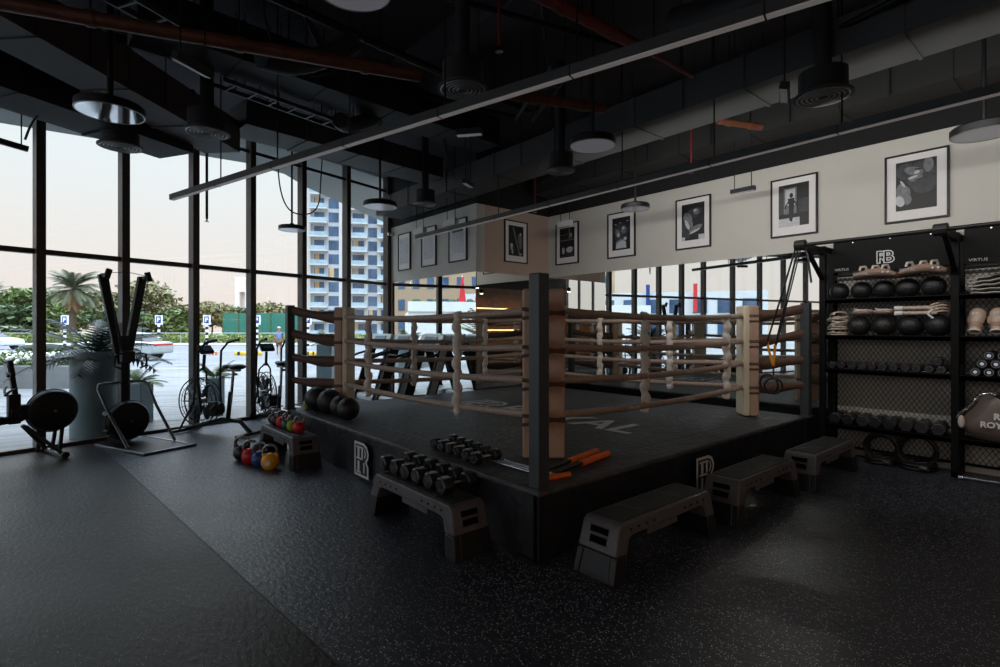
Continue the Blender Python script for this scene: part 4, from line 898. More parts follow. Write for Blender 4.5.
# ducts and pipes
def ductbox(name,p0,p1,w_,h_,label,m=duct,n=6,grp='ceiling ducts'):
    p0,p1=Vector(p0),Vector(p1); L=(p1-p0).length; a=math.atan2(p1.y-p0.y,p1.x-p0.x)
    t=thing(name,label,'air duct',p0,a,grp)
    MB().bb(0,L,-w_/2,w_/2,0,h_).done('casing',m,t)
    for k in range(1,n): x=L*k/n; MB().bb(x-.015,x+.015,-w_/2-.015,w_/2+.015,-.012,h_+.012).done('flange',m,t)
    for k in range(1,n):
        for s_ in(-1,1): MB().cyl((L*(k-.5)/n,s_*(w_/2+.02),0),(L*(k-.5)/n,s_*(w_/2+.02),CZ-p0.z),.007,seg=6).done('hanger_rod',blk,t)
    return t
ductbox('air_duct',(5.68,10.4,4.1),(5.68,-1.5,4.1),.62,.34,'long dark grey rectangular duct parallel to the long wall',ductg,9)
ductbox('air_duct',(-2.9,3.25,4.0),(1.75,7.75,4.0),.5,.4,'brownish duct slanting towards the first track',ductb,7)
ductbox('air_duct',(-4.4,4.8,3.9),(1.25,7.95,3.9),.6,.36,'wide black duct in front of the top of the glass front',duct,7)
ductbox('air_duct',(1.9,7.6,4.3),(5.2,7.95,4.3),.6,.34,'short grey duct between the slanting duct and the long duct',ductg,4)
ductbox('air_duct',(.6,6.1,4.45),(5.2,6.35,4.45),.5,.4,'black duct high under the slab in mid room',duct,5)
ductbox('air_duct',(.5,1.4,4.55),(5.2,1.15,4.55),1.1,.45,'broad black duct over the step benches',duct,6)
ductbox('air_duct',(2.4,-.6,4.6),(2.9,3.3,4.6),.7,.4,'black duct high over the camera side of the ring',duct,5)
ductbox('air_duct',(7.5,7.5,4.3),(7.5,-1,4.3),.5,.4,'black duct tight to the top of the long wall',duct,8)
def pipe(p0,p1,r,m,label,n=4):
    p0,p1=Vector(p0),Vector(p1); t=thing('ceiling_pipe',label,'pipe',p0,0,'ceiling pipes'); d=p1-p0
    MB().cyl((0,0,0),d,r,seg=18).done('tube',m,t)
    for k in range(n): f_=(k+.5)/n; c=d*f_; MB().cyl(c-d.normalized()*.03,c+d.normalized()*.03,r*1.18,seg=18).done('coupling',m,t)
    for k in range(n): c=d*((k+.5)/n); MB().cyl(c+Vector((0,0,r)),(c.x,c.y,CZ-p0.z),.006,seg=6).done('hanger',blk,t)
pipe((-1.2,5.55,4.0),(2.62,4.2,4.0),.055,pipeo,'rust coloured pipe running the length of the ceiling to a round diffuser')
pipe((1.6,2.93,4.2),(4.0,2.8,4.2),.05,piper,'dark red pipe crossing above the first light track')
pipe((4.05,2.8,4.2),(4.95,2.78,4.2),.018,piper,'thin red pipe continuing beyond the first track',2)
pipe((3.5,3.95,4.0),(4.5,3.55,4.0),.05,pipeo,'short rust coloured pipe above the middle disc lamp',2)
pipe((6.1,3.1,4.15),(6.7,2.85,4.15),.04,pipeo,'rust coloured pipe stub by the long wall duct',2)
pipe((-.6,5.0,4.75),(5.2,3.4,4.75),.03,blk,'thin black pipe just below the slab over the ring')
pipe((-1.5,4.6,4.6),(5.1,5.2,4.6),.04,blk,'black pipe running across the middle of the ceiling')
pipe((1.2,8.6,4.75),(5.2,8.9,4.75),.035,blk,'thin black pipe near the far windows')
pipe((.2,6.7,4.7),(5.1,5.6,4.7),.025,blk,'slender black conduit behind the rust coloured pipe')
pipe((-.4,6.0,4.8),(4.9,7.1,4.8),.03,blk,'slender black conduit over the far side of the ring')
pipe((2.0,2.2,4.9),(5.1,4.9,4.9),.03,blk,'diagonal black conduit over the near ring post')
pipe((.9,3.9,4.9),(3.4,7.4,4.9),.03,blk,'diagonal black conduit crossing behind the rust coloured pipe')
pipe((5.0,.2,4.35),(6.9,6.9,4.35),.03,blk,'black conduit beside the long grey duct')
for i,(x,y,z,L,a,lab) in enumerate(((.35,5.0,4.2,.5,.5,'above the mirror-like lamp'),(2.2,6.6,4.35,.8,.2,'above the window-side ring post'),(4.3,4.3,4.3,.7,1.1,'above the middle disc lamp'),(6.6,2.2,4.45,.8,1.5,'above the skipping picture'),(3.0,8.3,4.6,.7,.1,'near the far glass panes'))):
    t=thing('cable_tray','black ladder cable tray '+lab,'cable tray',(x,y,z),a,'cable trays'); mb=MB(); mb.bb(-L,L,-.12,-.1,0,.05).bb(-L,L,.1,.12,0,.05)
    for k in range(int(L*8)): mb.bb(-L+.12+k*.25,-L+.14+k*.25,-.1,.1,0,.02)
    mb.done('ladder',charc,t)
    for s_ in (-1,1): MB().cyl((s_*L*.7,.11,.03),(s_*L*.7,.11,CZ-z),.007,seg=6).done('hanger',blk,t); MB().cyl((s_*L*.7,-.11,.03),(s_*L*.7,-.11,CZ-z),.007,seg=6).done('hanger',blk,t)
for i,(x,y,z,r,L,lab) in enumerate(((1.9,5.0,4.1,.10,.9,'over the first track'),(3.0,6.2,4.1,.09,1.0,'above the far ring ropes'),(4.4,2.2,4.2,.11,1.2,'above the wide round diffuser'))):
    t=thing('flexible_duct','black flexible duct hose hanging '+lab,'air duct',(x,y,z),.6*i,'flexible duct hoses'); pts=[Vector((-L/2+L*k/20,.12*math.sin(k/20*PI),.45*(k/20)**1.6)) for k in range(21)]
    MB().tube(pts,[r*(1+.06*(k%2)) for k in range(21)],14).done('hose',duct,t); MB().cyl(pts[10]+Vector((0,0,r)),(pts[10].x,pts[10].y,CZ-z),.007,seg=6).done('hanger',blk,t)
# sprinkler drops
for i,(x,y,z,lab) in enumerate(((1.9,9.4,3.35,'black sprinkler drop in front of the glass, ending below the first track'),(6.75,6.9,3.78,'red sprinkler drop pipe above the taupe return wall'),(6.9,3.9,3.85,'red sprinkler drop pipe beside the black wall spotlight'),(2.9,3.4,4.0,'red sprinkler drop next to the diffuser at the pipe end'))):
    t=thing('sprinkler',lab,'sprinkler',(x,y,z),0,'sprinkler drops'); MB().cyl((0,0,.05),(0,0,CZ-z),.014 if i else .02,seg=8).done('drop_pipe',piper if i else blk,t)
    MB().lathe([(.035,0),(.035,.006),(.012,.02),(.012,.06)],12).done('head',chrome,t)
# cables
for i,pts in enumerate((((3.0,9.5,5.2),(3.05,9.5,4.2),(3.2,9.45,3.75),(3.5,9.4,3.7),(3.7,9.4,3.9),(3.75,9.4,4.4),(3.8,9.4,5.2)),((.3,7.0,5.2),(.2,7.1,4.2),(-.1,7.4,3.9),(-.2,7.5,3.65)),((4.6,6.5,5.1),(4.4,6.4,4.4),(4.5,6.3,3.9),(4.3,6.0,3.75)),((1.5,5.2,5.1),(1.6,5.3,4.5),(2.0,5.5,4.3),(2.5,5.6,4.6),(2.7,5.7,5.1)))):
    P=[Vector(p) for p in pts]; Q=[]
    for k in range(len(P)-1):
        for f_ in range(5):
            p0=P[max(k-1,0)];p1=P[k];p2=P[k+1];p3=P[min(k+2,len(P)-1)];u=f_/5
            Q.append(.5*((2*p1)+(p2-p0)*u+(2*p0-5*p1+4*p2-p3)*u*u+(-p0+3*p1-3*p2+p3)*u**3))
    Q.append(P[-1]); o=MB().tube(Q,.012,6).done('hanging_cable',rubber)
    tag(o,['black cable looping down near the far windows','black cable hanging down to the spotlight above the rowing machine','black cable dangling beside the long duct','black cable sagging between two points over the walkway'][i],'cable','ceiling cables')
random.seed(11)
for i in range(14):
    x=random.uniform(-1,7);y=random.uniform(1.2,9)
    pass
# beams of the slab
for i,x in enumerate((-3,0.2,3.6,7.0)):
    o=MB().bb(x-.15,x+.15,-7,9.2 if x<6.5 else 7.8,CZ-.32,CZ+.02).done('ceiling_beam_%d'%(i+1),ceilm,smooth=False); struct(o)
# ------------------------------------------------------------------ street outside
ca,sa=math.cos(A0),math.sin(A0)
O=lambda xc,d,z=0:Vector((xc*ca+d*sa,-xc*sa+d*ca,z))     # xc metres across, d metres out along the street axis
RZO=-A0
pave=mat('pavement',(128,126,124),.45,var=.06,scale=1.5,bump=.1,bscale=12)
road_=mat('asphalt',(116,116,118),.45,var=.08,scale=.6)
kerbm=mat('kerb_concrete',(150,152,150),.6,var=.05)
def streak(m,sx_,sy_,lo):
    n=m.node_tree.nodes; l=m.node_tree.links; nz=[x for x in n if x.type=='TEX_NOISE'][0]; tc=[x for x in n if x.type=='TEX_COORD'][0]
    mp=n.new('ShaderNodeMapping'); mp.inputs['Rotation'].default_value=(0,0,A0); mp.inputs['Scale'].default_value=(sx_,sy_,1); l.new(tc.outputs['Object'],mp.inputs[0]); l.new(mp.outputs[0],nz.inputs['Vector']); nz.inputs['Scale'].default_value=1
    r=[x for x in n if x.type=='VALTORGB'][0]; c=r.color_ramp.elements[0].color; r.color_ramp.elements[0].color=tuple(x*lo for x in c[:3])+(1,); r.color_ramp.elements[0].position=.4; r.color_ramp.elements[1].position=.56
streak(pave,.25,5.0,.62); streak(road_,.08,1.2,.7)
def slab(name,pts,z,m): return struct(MB().prism([(p[0],p[1]) for p in pts],z-.1,z).done(name,m,smooth=False))
ga,gb_=G(-40,0,.07),G(40,0,.07)
slab('pavement',[G(-120,0,.07),G(16.9,0,.07),O(-160,23),O(-160,-110)],-.012,pave)
slab('pavement_rear',[(WX-.12,G(-11.2).y),(WX-.12,-30),(-60,-30),(-60,G(-64).y)],-.013,pave)
slab('road',[O(-150,23),O(90,23),O(90,52),O(-150,52)],-.02,road_)
slab('footpath',[O(-150,52),O(90,52),O(90,59),O(-150,59)],.05,kerbm)
slab('ground',[O(-260,59),O(260,59),O(260,260),O(-260,260)],-.02,mat('sand_ground',(150,138,118),.9))
mb=MB()
for d in (9.5,11.2,13,15.2,18,21.3): 
    a,b_=O(-30,d,-.008),O(14,d+.0,-.008); mb.bar(a,b_,.02,.004)
struct(mb.done('trim_30',mat('paving_joint',(150,148,146),.7),smooth=False))
soff=mat('soffit_grey',(120,126,124),.8,var=.05)
P_=[(-9,12.9),(3.1,11.5),(6.0,13.5),(9,15.5),(12,12.5),(G(6.5).x,G(6.5).y),(G(TL-1).x,G(TL-1).y)]
struct(MB().prism([(-12,13.0),(-.6,12.5),(3.2,12.1),(4.1,12.4),(4.9,13.2),(6.25,14.2),(9.5,16.6),(12,13.5),(6.35,11.35),(G(-8.2,0,.08).x,G(-8.2,0,.08).y)],CZ,CZ+.5).done('roof_overhang',soff,smooth=False),'grey overhang above the glass front','overhang')
# foliage
def leafmat(name,rgb,v=.35):
    return mat(name,rgb,.7,var=v,scale=1.2)
lm=[leafmat('foliage_green',(96,110,58)),leafmat('foliage_olive',(116,112,74)),leafmat('foliage_dark',(70,86,50)),leafmat('frond_green',(98,102,76))]
bark=mat('bark',(92,74,60),.9,var=.25,scale=6)
def leaves(mb,c,r,n,s,seed,hollow=.4):
    rnd=random.Random(seed)
    for _ in range(n):
        while True:
            v=Vector((rnd.uniform(-1,1),rnd.uniform(-1,1),rnd.uniform(-1,1)))
            if hollow<v.length<1: break
        p=Vector((c[0]+v.x*r[0],c[1]+v.y*r[1],c[2]+v.z*r[2])); a=Vector((rnd.gauss(0,1),rnd.gauss(0,1),rnd.gauss(0,.6))).normalized(); b=a.cross(Vector((rnd.gauss(0,1),rnd.gauss(0,1),rnd.gauss(0,1)))).normalized(); k=s*rnd.uniform(.6,1.3)
        mb.quad(p-a*k-b*k*.45,p+a*k-b*k*.3,p+a*k*1.1+b*k*.3,p-a*k+b*k*.45)
    return mb
def tree(xc,d,h,w_,label,m,seed,dense=2200,low=.25,s=.32,clumps=7):
    p=O(xc,d,0); t=thing('tree',label,'tree',p,0,'trees across the road'); rnd=random.Random(seed)
    mb=MB(); 
    for k in range(clumps):
        a=rnd.uniform(0,6.28); rr=rnd.uniform(0,.6)*w_/2; zz=h*rnd.uniform(low+.15,.86)
        leaves(mb,(rr*math.cos(a),rr*math.sin(a),zz),(w_*.33,w_*.33,h*.17),dense//clumps,s,seed*31+k,.0)
    mb.done('crown',m,t,smooth=False)
    mb=MB(); mb.cyl((0,0,0),(.1,0,h*.5),.16*h/6,.09*h/6,seg=8)
    for k in range(5): a=rnd.uniform(0,6.28); mb.cyl((.05,0,h*.35),(w_*.3*math.cos(a),w_*.3*math.sin(a),h*rnd.uniform(.6,.85)),.05*h/6,.02,seg=6)
    mb.done('trunk',bark,t); return t
for i,(u,d,h,w_,mi_,lab,low,dn) in enumerate((
 (-60,72,8.5,12,0,'dense green tree outside beyond the rowing machine',.1,3000),(8,72,8.0,9,0,'dense green tree outside above the white car',.1,3000),(40,80,7.6,9,1,'olive tree outside behind the first mullion',.1,2600),
 (103,74,7.6,8,1,'olive green tree outside between the date palm and the ski trainer',.1,2600),(150,76,8.6,10,1,'spreading sparse tree outside between the ski trainer and the second bike window',.35,1500),
 (178,70,5.6,9,0,'low dense tree outside under the spreading sparse tree',.0,2600),(128,69,5.2,8,2,'low dark tree outside directly behind the ski trainer',.0,2600),(70,70,5.4,9,0,'low green bush tree outside under the date palm',.0,2600),(24,69,5.0,8,2,'low dark green tree outside behind the white car',.0,2600),
 (212,72,5.6,8,1,'thin olive tree outside rising behind the green hoarding, beside the pale tower',.3,1300),(235,76,5.0,6,2,'small dark tree outside poking over the hoarding beneath the pale tower',.3,1000),(268,78,5.6,8,1,'thin tree outside above the end of the hoarding by the ring post',.3,1200))):
    tree((u-500)/526*d,d,h,w_,lab,lm[mi_],i+3,dn,low)
def frond(mb,p,az,el,L,n=14,w_=.5,droop=1.1):
    pts=[]; q=Vector(p); e=el
    for k in range(n+1):
        pts.append(q.copy()); q=q+Vector((math.cos(az)*math.cos(e),math.sin(az)*math.cos(e),math.sin(e)))*L/n; e-=droop/n
    sd=Vector((-math.sin(az),math.cos(az),0))
    for k in range(2,n):
        d=(pts[k+1]-pts[k]).normalized(); f_=w_*math.sin(PI*(k/n)**.8)+.08
        for s_ in(-1,1):
            tip=pts[k]+(sd*s_*.75+d*.7-Vector((0,0,.25)))*f_; b=d*L/n*.8
            mb.bm.faces.new([mb.bm.verts.new(x) for x in (pts[k]-b*.2,pts[k]+b,tip)])
    mb.tube(pts,[.03*L/3*(1-.8*k/n) for k in range(n+1)],4)
t=thing('date_palm','tall date palm outside across the road','palm tree',O(-49.5,61)); mb=MB(); rnd=random.Random(4)
for k in range(70): frond(mb,(0,0,6.2),rnd.uniform(0,6.28),rnd.uniform(-.5,1.35),rnd.uniform(3.0,3.9),14,.75,1.2)
mb.done('fronds',lm[3],t,smooth=False); MB().cyl((0,0,0),(.0,0,6.1),.28,.34,seg=12).done('trunk',bark,t)
mb=MB(); rnd=random.Random(9)
for k in range(26): frond(mb,(0,0,5.9),rnd.uniform(0,6.28),rnd.uniform(-1.1,-.5),rnd.uniform(2,2.8),10,.4,.5)
mb.done('dry_fronds',mat('dry_frond',(132,104,72),.8),t,smooth=False)
t=thing('date_palm','small palm outside poking out behind the dense tree','palm tree',O(-73,76)); mb=MB()
for k in range(40): frond(mb,(0,0,6.8),rnd.uniform(0,6.28),rnd.uniform(-.3,1.35),rnd.uniform(2.4,3),12,.5,1.1)
mb.done('fronds',lm[3],t,smooth=False); MB().cyl((0,0,0),(0,0,6.8),.2,.24,seg=10).done('trunk',bark,t)
# verge of ground cover
mb=MB(); rnd=random.Random(21)
for k in range(12000):
    p=O(rnd.uniform(-68,-16),rnd.uniform(59.5,64),rnd.uniform(.05,.95)); s_=.22
    a=Vector((rnd.gauss(0,1),rnd.gauss(0,1),rnd.gauss(0,1))).normalized()*s_; b=Vector((rnd.gauss(0,1),rnd.gauss(0,1),rnd.gauss(0,1))).normalized()*s_*.5
    mb.quad(p-a,p-b,p+a,p+b)
tag(mb.done('ground_cover',leafmat('verge_green',(118,128,66)),smooth=False),'long strip of green ground cover along the far side of the road','plants',kind='stuff')
t=thing('handrail','thin pale rail along the planted strip across the road','railing',O(-68,59.3)); t.rotation_euler=(0,0,RZO)
MB().cyl((0,0,1.15),(52,0,1.15),.05,seg=8).done('top_rail',kerbm,t)
for k in range(14): MB().cyl((k*4,0,0.05),(k*4,0,1.15),.04,seg=6).done('rail_post',kerbm,t)
t=thing('hoarding','long green hoarding across the road','hoarding',O(-34.5,65.5)); t.rotation_euler=(0,0,RZO); gh=mat('hoarding_green',(46,112,96),.6)
MB().bb(0,10,-.04,.04,.1,3.6).done('panel',gh,t)
mb=MB(); 
for k in range(6): mb.bb(k*2-.05,k*2+.05,-.09,-.04,0,3.65)
mb.done('hoarding_post',lm[2],t)
# signs
def bollard(u,lab):
    p=O((u-500)/526*45,45,0); t=thing('sign_post',lab,'sign',p,0,'blue sign posts along the road'); t.rotation_euler=(0,0,RZO)
    MB().cyl((0,0,0),(0,0,2.0),.11,seg=10).done('pole',white,t)
    mb=MB()
    for k in range(4): mb.cyl((0,0,.15+k*.48),(0,0,.38+k*.48),.115,seg=10)
    mb.done('black_band',blk2,t); MB().bb(-.3,.3,-.05,.05,2.0,2.8).done('sign_plate',white,t,smooth=False)
    b=MB().bb(-.2,.2,-.06,-.05,2.12,2.7).done('sign_face',mat('sign_blue',(40,80,150),.5),t,smooth=False) if False else MB().bb(-.2,.2,-.06,-.05,2.12,2.7).done('sign_face',MATS['kb_blue'],t,smooth=False)
    text('symbol','P',.5,white,b,(0,-.065,2.4),(1,0,0),(0,0,1),.002,.02)
for u,lab in ((65,'striped sign post outside below the date palm'),(159,'striped sign post outside above the moving car'),(207,'striped sign post outside in the pane over the first air bike'),(257,'striped sign post outside next to the walking person'),(308,'striped sign post outside between the window-side ring post and its pad')): bollard(u,lab)
yl=mat('kerb_yellow',(226,176,30),.6)
for i,(u0,u1,d,lab) in enumerate(((235,262,33,'long yellow and black wheel stop on the road behind the bikes'),(207,217,33.5,'short orange and white barrier foot on the road behind the first bike'),(306,322,33,'yellow wheel stop on the road seen through the ring straps'))):
    x0,x1=(u0-500)/526*d,(u1-500)/526*d; t=thing('wheel_stop',lab,'wheel stop',O(x0,d),0,'wheel stops on the road'); t.rotation_euler=(0,0,RZO); L=x1-x0
    MB().bb(0,L,-.1,.1,0,.2).done('stop_body',yl if i!=1 else orange,t,bevel=.04); mb=MB()
    for k in range(3): mb.bb(L*(k+.35)/3,L*(k+.65)/3,-.105,.105,0,.205)
    mb.done('dark_band',blk2 if i!=1 else white,t,smooth=False)
# planters
conc=mat('planter_concrete',(120,120,118),.7,var=.1,scale=2)
teal=mat('planter_teal',(112,132,138),.5,var=.08,scale=3)
t=thing('flower_planter','long grey planter with white flowers outside beyond the rowing machine','planter',O(-17.2,14.6)); t.rotation_euler=(0,0,RZO)
MB().bb(0,5.25,0,1.4,-.05,.62).done('planter_wall',conc,t,bevel=.02)
mb=MB(); rnd=random.Random(5)
for k in range(5000):
    p=Vector((rnd.uniform(0,5.2),rnd.uniform(.05,1.35),.6+rnd.random()*.35)); s_=.06
    a=Vector((rnd.gauss(0,1),rnd.gauss(0,1),rnd.gauss(0,1))).normalized()*s_; b=Vector((rnd.gauss(0,1),rnd.gauss(0,1),rnd.gauss(0,1))).normalized()*s_*.6; mb.quad(p-a,p-b,p+a,p+b)
mb.done('greenery',lm[0],t,smooth=False)['kind']='stuff'
mb=MB()
for k in range(420):
    p=Vector((rnd.uniform(0,5.2),rnd.uniform(-.02,1.2),.66+rnd.random()*.3)); mb.sph(p,rnd.uniform(.035,.06),seg=6,rings=4)
mb.done('white_flowers',white,t)['kind']='stuff'
t=thing('hedge','clipped green hedge outside behind the flower planter','hedge',O(-16.8,18.2)); t.rotation_euler=(0,0,RZO); mb=MB()
for k in range(6000):
    p=Vector((rnd.uniform(0,3),rnd.uniform(0,1.2),rnd.uniform(.02,1.02))); s_=.08
    a=Vector((rnd.gauss(0,1),rnd.gauss(0,1),rnd.gauss(0,1))).normalized()*s_; b=Vector((rnd.gauss(0,1),rnd.gauss(0,1),rnd.gauss(0,1))).normalized()*s_*.6; mb.quad(p-a,p-b,p+a,p+b)
mb.done('hedge_leaves',lm[2],t,smooth=False)
t=thing('round_planter','tall round grey planter with a spiky plant just outside the glass','planter',(.53,10.27,-.01))
MB().lathe([(.30,0),(.31,.01),(.31,1.24),(.29,1.31),(.27,1.31),(.27,1.2),(.1,1.18)],40).done('planter_body',teal,t)
mb=MB(); rnd=random.Random(8)
for k in range(26): frond(mb,(0,0,1.2),rnd.uniform(0,6.28),rnd.uniform(.1,1.35),rnd.uniform(.8,1.15),14,.2,1.0)
mb.done('fronds',mat('planter_frond',(44,58,40),.5),t,smooth=False)
for x,y,w_,h_,lab in ((1.18,11.2,.34,.73,'small square grey planter outside beside the ski trainer'),(2.52,11.7,.25,.68,'square grey planter outside behind the first air bike'),(5.0,12.2,.36,1.3,'tall square grey planter outside behind the window-side ring pad')):
    t=thing('square_planter',lab,'planter',(x,y,-.01),RZO); MB().bb(-w_/2,w_/2,-w_/2,w_/2,0,h_).done('planter_body',teal,t,bevel=.015)
    mb=MB(); 
    for k in range(16): frond(mb,(0,0,h_-.05),rnd.uniform(0,6.28),rnd.uniform(.3,1.3),rnd.uniform(.35,.6),10,.1,.9)
    mb.done('fronds',lm[0],t,smooth=False)
# cars
def car(p,rz,label,body):
    t=thing('car',label,'car',p,rz,None)
    def hull(prof,w_,name,m,par,bev,tw=0):
        mb=MB(); mb.prism(prof,-w_/2,w_/2,RX(PI/2)); 
        for v in mb.bm.verts:
            if tw and v.co.z>.85: v.co.y*=1-tw*(v.co.z-.85)/.6
        return mb.done(name,m,par,bev)
    hull([(-2.3,.35),(-2.32,.7),(-2.2,.95),(-1.5,1.0),(-.8,1.02),(.9,1.0),(1.5,.93),(2.15,.8),(2.28,.6),(2.28,.35),(1.85,.3),(-1.9,.3)],1.78,'body',body,t,.07)
    hull([(-1.9,.98),(-1.15,1.38),(-.6,1.46),(.1,1.45),(.55,1.36),(1.15,.98)],1.6,'cabin',MATS['car_glass'],t,.05,.25)
    hull([(-1.25,1.37),(-.6,1.48),(.1,1.47),(.6,1.38),(.1,1.43),(-.6,1.44)],1.42,'roof',body,t,.01)
    for x in (-1.42,1.4):
        for s_ in(-1,1):
            w_=MB().cyl((x,s_*.74,.33),(x,s_*.92,.33),.33,seg=28).done('wheel',rubber,t,bevel=.03); mb=MB(); mb.cyl((x,s_*.915,.33),(x,s_*.93,.33),.2,seg=20); mb.done('rim',steel,w_)
    MB().bb(-2.34,-2.2,-.8,.8,.78,.86).done('tail_light',MATS['kb_red'],t,bevel=.02)
    for s_ in (-1,1): MB().box((2.2,s_*.65,.68),(.14,.34,.12)).done('headlight',white,t,bevel=.03)
    return t
mat('car_glass',(40,48,52),.1,var=.02)
silver=mat('car_silver',(168,178,180),.3,.4,var=.02); cwh=mat('car_white',(205,212,216),.3,var=.02)
car(O(-20.2,28.0),RZO+PI,'silver car driving past outside, behind the ski trainer',silver)
car(O(-40.5,41.5),RZO,'white car outside beyond the flower planter',cwh)
# pedestrian
pp=O((279-500)/526*33.5,33.5,0); t=thing('person','person in a blue shirt and pale cap walking on the road outside','person',(pp.x,pp.y,-.02),RZO+PI/2+.3)
def skin(name,verts,edges,rad,m,par):
    me=bpy.data.meshes.new(name); me.from_pydata(verts,edges,[]); o=bpy.data.objects.new(name,me); COL.objects.link(o); o.parent=par
    s_=o.modifiers.new('s','SKIN'); o.modifiers.new('b','SUBSURF').levels=1
    for v,r in zip(me.skin_vertices[0].data,rad): v.radius=(r,r)
    me.skin_vertices[0].data[0].use_root=True; me.materials.append(m); return o
sk=mat('skin_tone',(150,104,80),.6); 
V=[(0,0,.92),(0,0,1.12),(0,0,1.36),(0,0,1.5),(.01,0,1.62),(.01,0,1.72),(0,.19,1.38),(-.06,.25,1.12),(.08,.25,.9),(0,-.19,1.38),(.1,-.24,1.12),(.26,-.22,.98),(.02,.1,.84),(.16,.1,.46),(.1,.1,.08),(.24,.1,.03),(-.02,-.1,.84),(-.06,-.1,.46),(-.26,-.1,.12),(-.15,-.1,.04)]
E_=[(0,1),(1,2),(2,3),(3,4),(4,5),(2,6),(6,7),(7,8),(2,9),(9,10),(10,11),(0,12),(12,13),(13,14),(14,15),(0,16),(16,17),(17,18),(18,19)]
Rr=[.14,.13,.15,.06,.095,.07,.06,.045,.035,.06,.045,.035,.09,.06,.04,.035,.09,.06,.04,.035]
skin('body',V,E_,Rr,sk,t)
skin('shirt',[(0,0,.95),(0,0,1.15),(0,0,1.38),(0,.18,1.39),(-.035,.235,1.2),(0,-.18,1.39),(.06,-.23,1.2)],[(0,1),(1,2),(2,3),(3,4),(2,5),(5,6)],[.165,.155,.17,.08,.07,.08,.07],mat('shirt_blue',(96,126,168),.8),t)
skin('shorts',[(0,0,.9),(.03,.1,.8),(.11,.1,.55),(-.02,-.1,.8),(-.06,-.1,.55)],[(0,1),(1,2),(0,3),(3,4)],[.16,.11,.085,.11,.085],mat('shorts_brown',(96,72,58),.8),t)
MB().sph((.01,0,1.74),.105,(1,1,.6),16,8).bb(.05,.2,-.07,.07,1.715,1.73).done('cap',mat('cap_beige',(206,196,176),.8),t)
# residential tower
tb=thing('residential_tower','tall pale residential tower with balconies seen through the far glass panes','building',O(-33.5,124)); tb.rotation_euler=(0,0,RZO+.18)
tw_=mat('tower_render',(176,180,186),.7,var=.06,scale=.2); tg=mat('tower_glass',(72,96,124),.15,.2,var=.5,scale=.35); tbm=mat('balcony_slab',(190,190,190),.7); tgl=mat('balcony_glass',(150,172,186),.2,var=.2,scale=.5); warmw=mat('tower_blind',(196,164,126),.7,var=.3,scale=.8)
FH=3.25; NF=19; W2=11.2
MB().bb(-W2,W2+3,.0,14,0,NF*FH).done('tower_core',tw_,tb,smooth=False)
rnd=random.Random(2)
cols=[(-9.8,-7.6,1),(-6.6,-4.2,0),(-3.4,-2.2,0),(-1.2,1.4,1),(2.4,4.4,0),(5.4,8.2,1),(9.0,10.6,0)]
for f_ in range(NF):
    z=f_*FH
    mb=MB(); mw=MB(); nw=0
    for (x0,x1,b) in cols:
        mb.bb(x0,x1,-.06,.02,z+.5,z+2.8)
        if rnd.random()<.35: mw.bb(x0+.15,x0+(x1-x0)*.5,-.08,-.06,z+.5,z+2.8); nw+=1
    mb.done('window_row',tg,tb,smooth=False)
    if nw: mw.done('blind',warmw,tb,smooth=False)
    else: mw.bm.free()
    for (x0,x1,b) in cols:
        if b:
            s_=MB().bb(x0-.9,x1+.9,-1.9,0,z+.05,z+.32).done('balcony',tbm,tb,smooth=False); MB().bb(x0-.85,x1+.85,-1.88,-1.8,z+.32,z+1.25).bb(x0-.85,x0-.78,-1.8,0,z+.32,z+1.25).done('balustrade',tgl,s_,smooth=False)
mb=MB()
for x in (-10.9,-3.9,1.9,4.9,8.7): mb.bb(x-.35,x+.35,-.5,0,0,NF*FH)
mb.done('pier',tbm,tb,smooth=False)
t=thing('distant_tower','plain pale block with a tall opening, far behind the trees','building',O(-100.5,205)); t.rotation_euler=(0,0,RZO); pal=mat('pale_concrete',(214,204,198),.8,var=.02)  # one even pale colour over the whole block
MB().bb(-2.8,-1.0,0,6,0,22).bb(1.2,2.8,0,6,0,22).bb(-1.0,1.2,0,6,16,22).bb(-1,1.2,2,6,0,16).done('tower_body',pal,t,smooth=False)
# terrace and street block seen in the wall mirrors
t=thing('terrace','white raised terrace outside, seen in the mirror under the pale pictures','terrace',(-6.3,25.5,0)); t.rotation_euler=(0,0,.5)
MB().bb(-9,3,-2,3,0,2.6).bb(-9,3,-2.1,-1.9,2.6,3.15).done('terrace_wall',white,t,smooth=False)
mb=MB(); rnd=random.Random(3)
for k in range(10): mb.sph((-6.5+k,-1.6,3.2),.22,(1,.6,.7),8,6)
mb.done('planting',lm[2],t)
redc=mat('parasol_red',(196,34,40),.7)
for i,(x,y) in enumerate(((-5.75,24.3),(-6.7,24.0))):
    t=thing('closed_parasol',['closed red parasol on the terrace, taller looking of two in the mirror','closed red parasol on the terrace beside its twin in the mirror'][i],'parasol',(x,y,2.61),0,'red parasols on the terrace'); MB().cyl((0,0,.3),(0,0,2.0),.25,.05,seg=12).done('canopy',redc,t); MB().cyl((0,0,0),(0,0,2.1),.03,seg=8).done('pole',white,t)
t=thing('sand_building','long sand coloured building outside with rows of windows, seen in the mirror','building',(-34,58,0),.9); sand=mat('sand_render',(170,144,116),.8,var=.05)
MB().bb(-16,16,0,10,0,10).bb(-8,8,1,9,10,13).done('building_body',sand,t,smooth=False); mb=MB()
for f_ in range(3):
    for k in range(14): mb.bb(-15+k*2.2,-14+k*2.2,-.05,.0,1.2+f_*3.1,2.8+f_*3.1)
mb.done('window_row',tg,t,smooth=False)
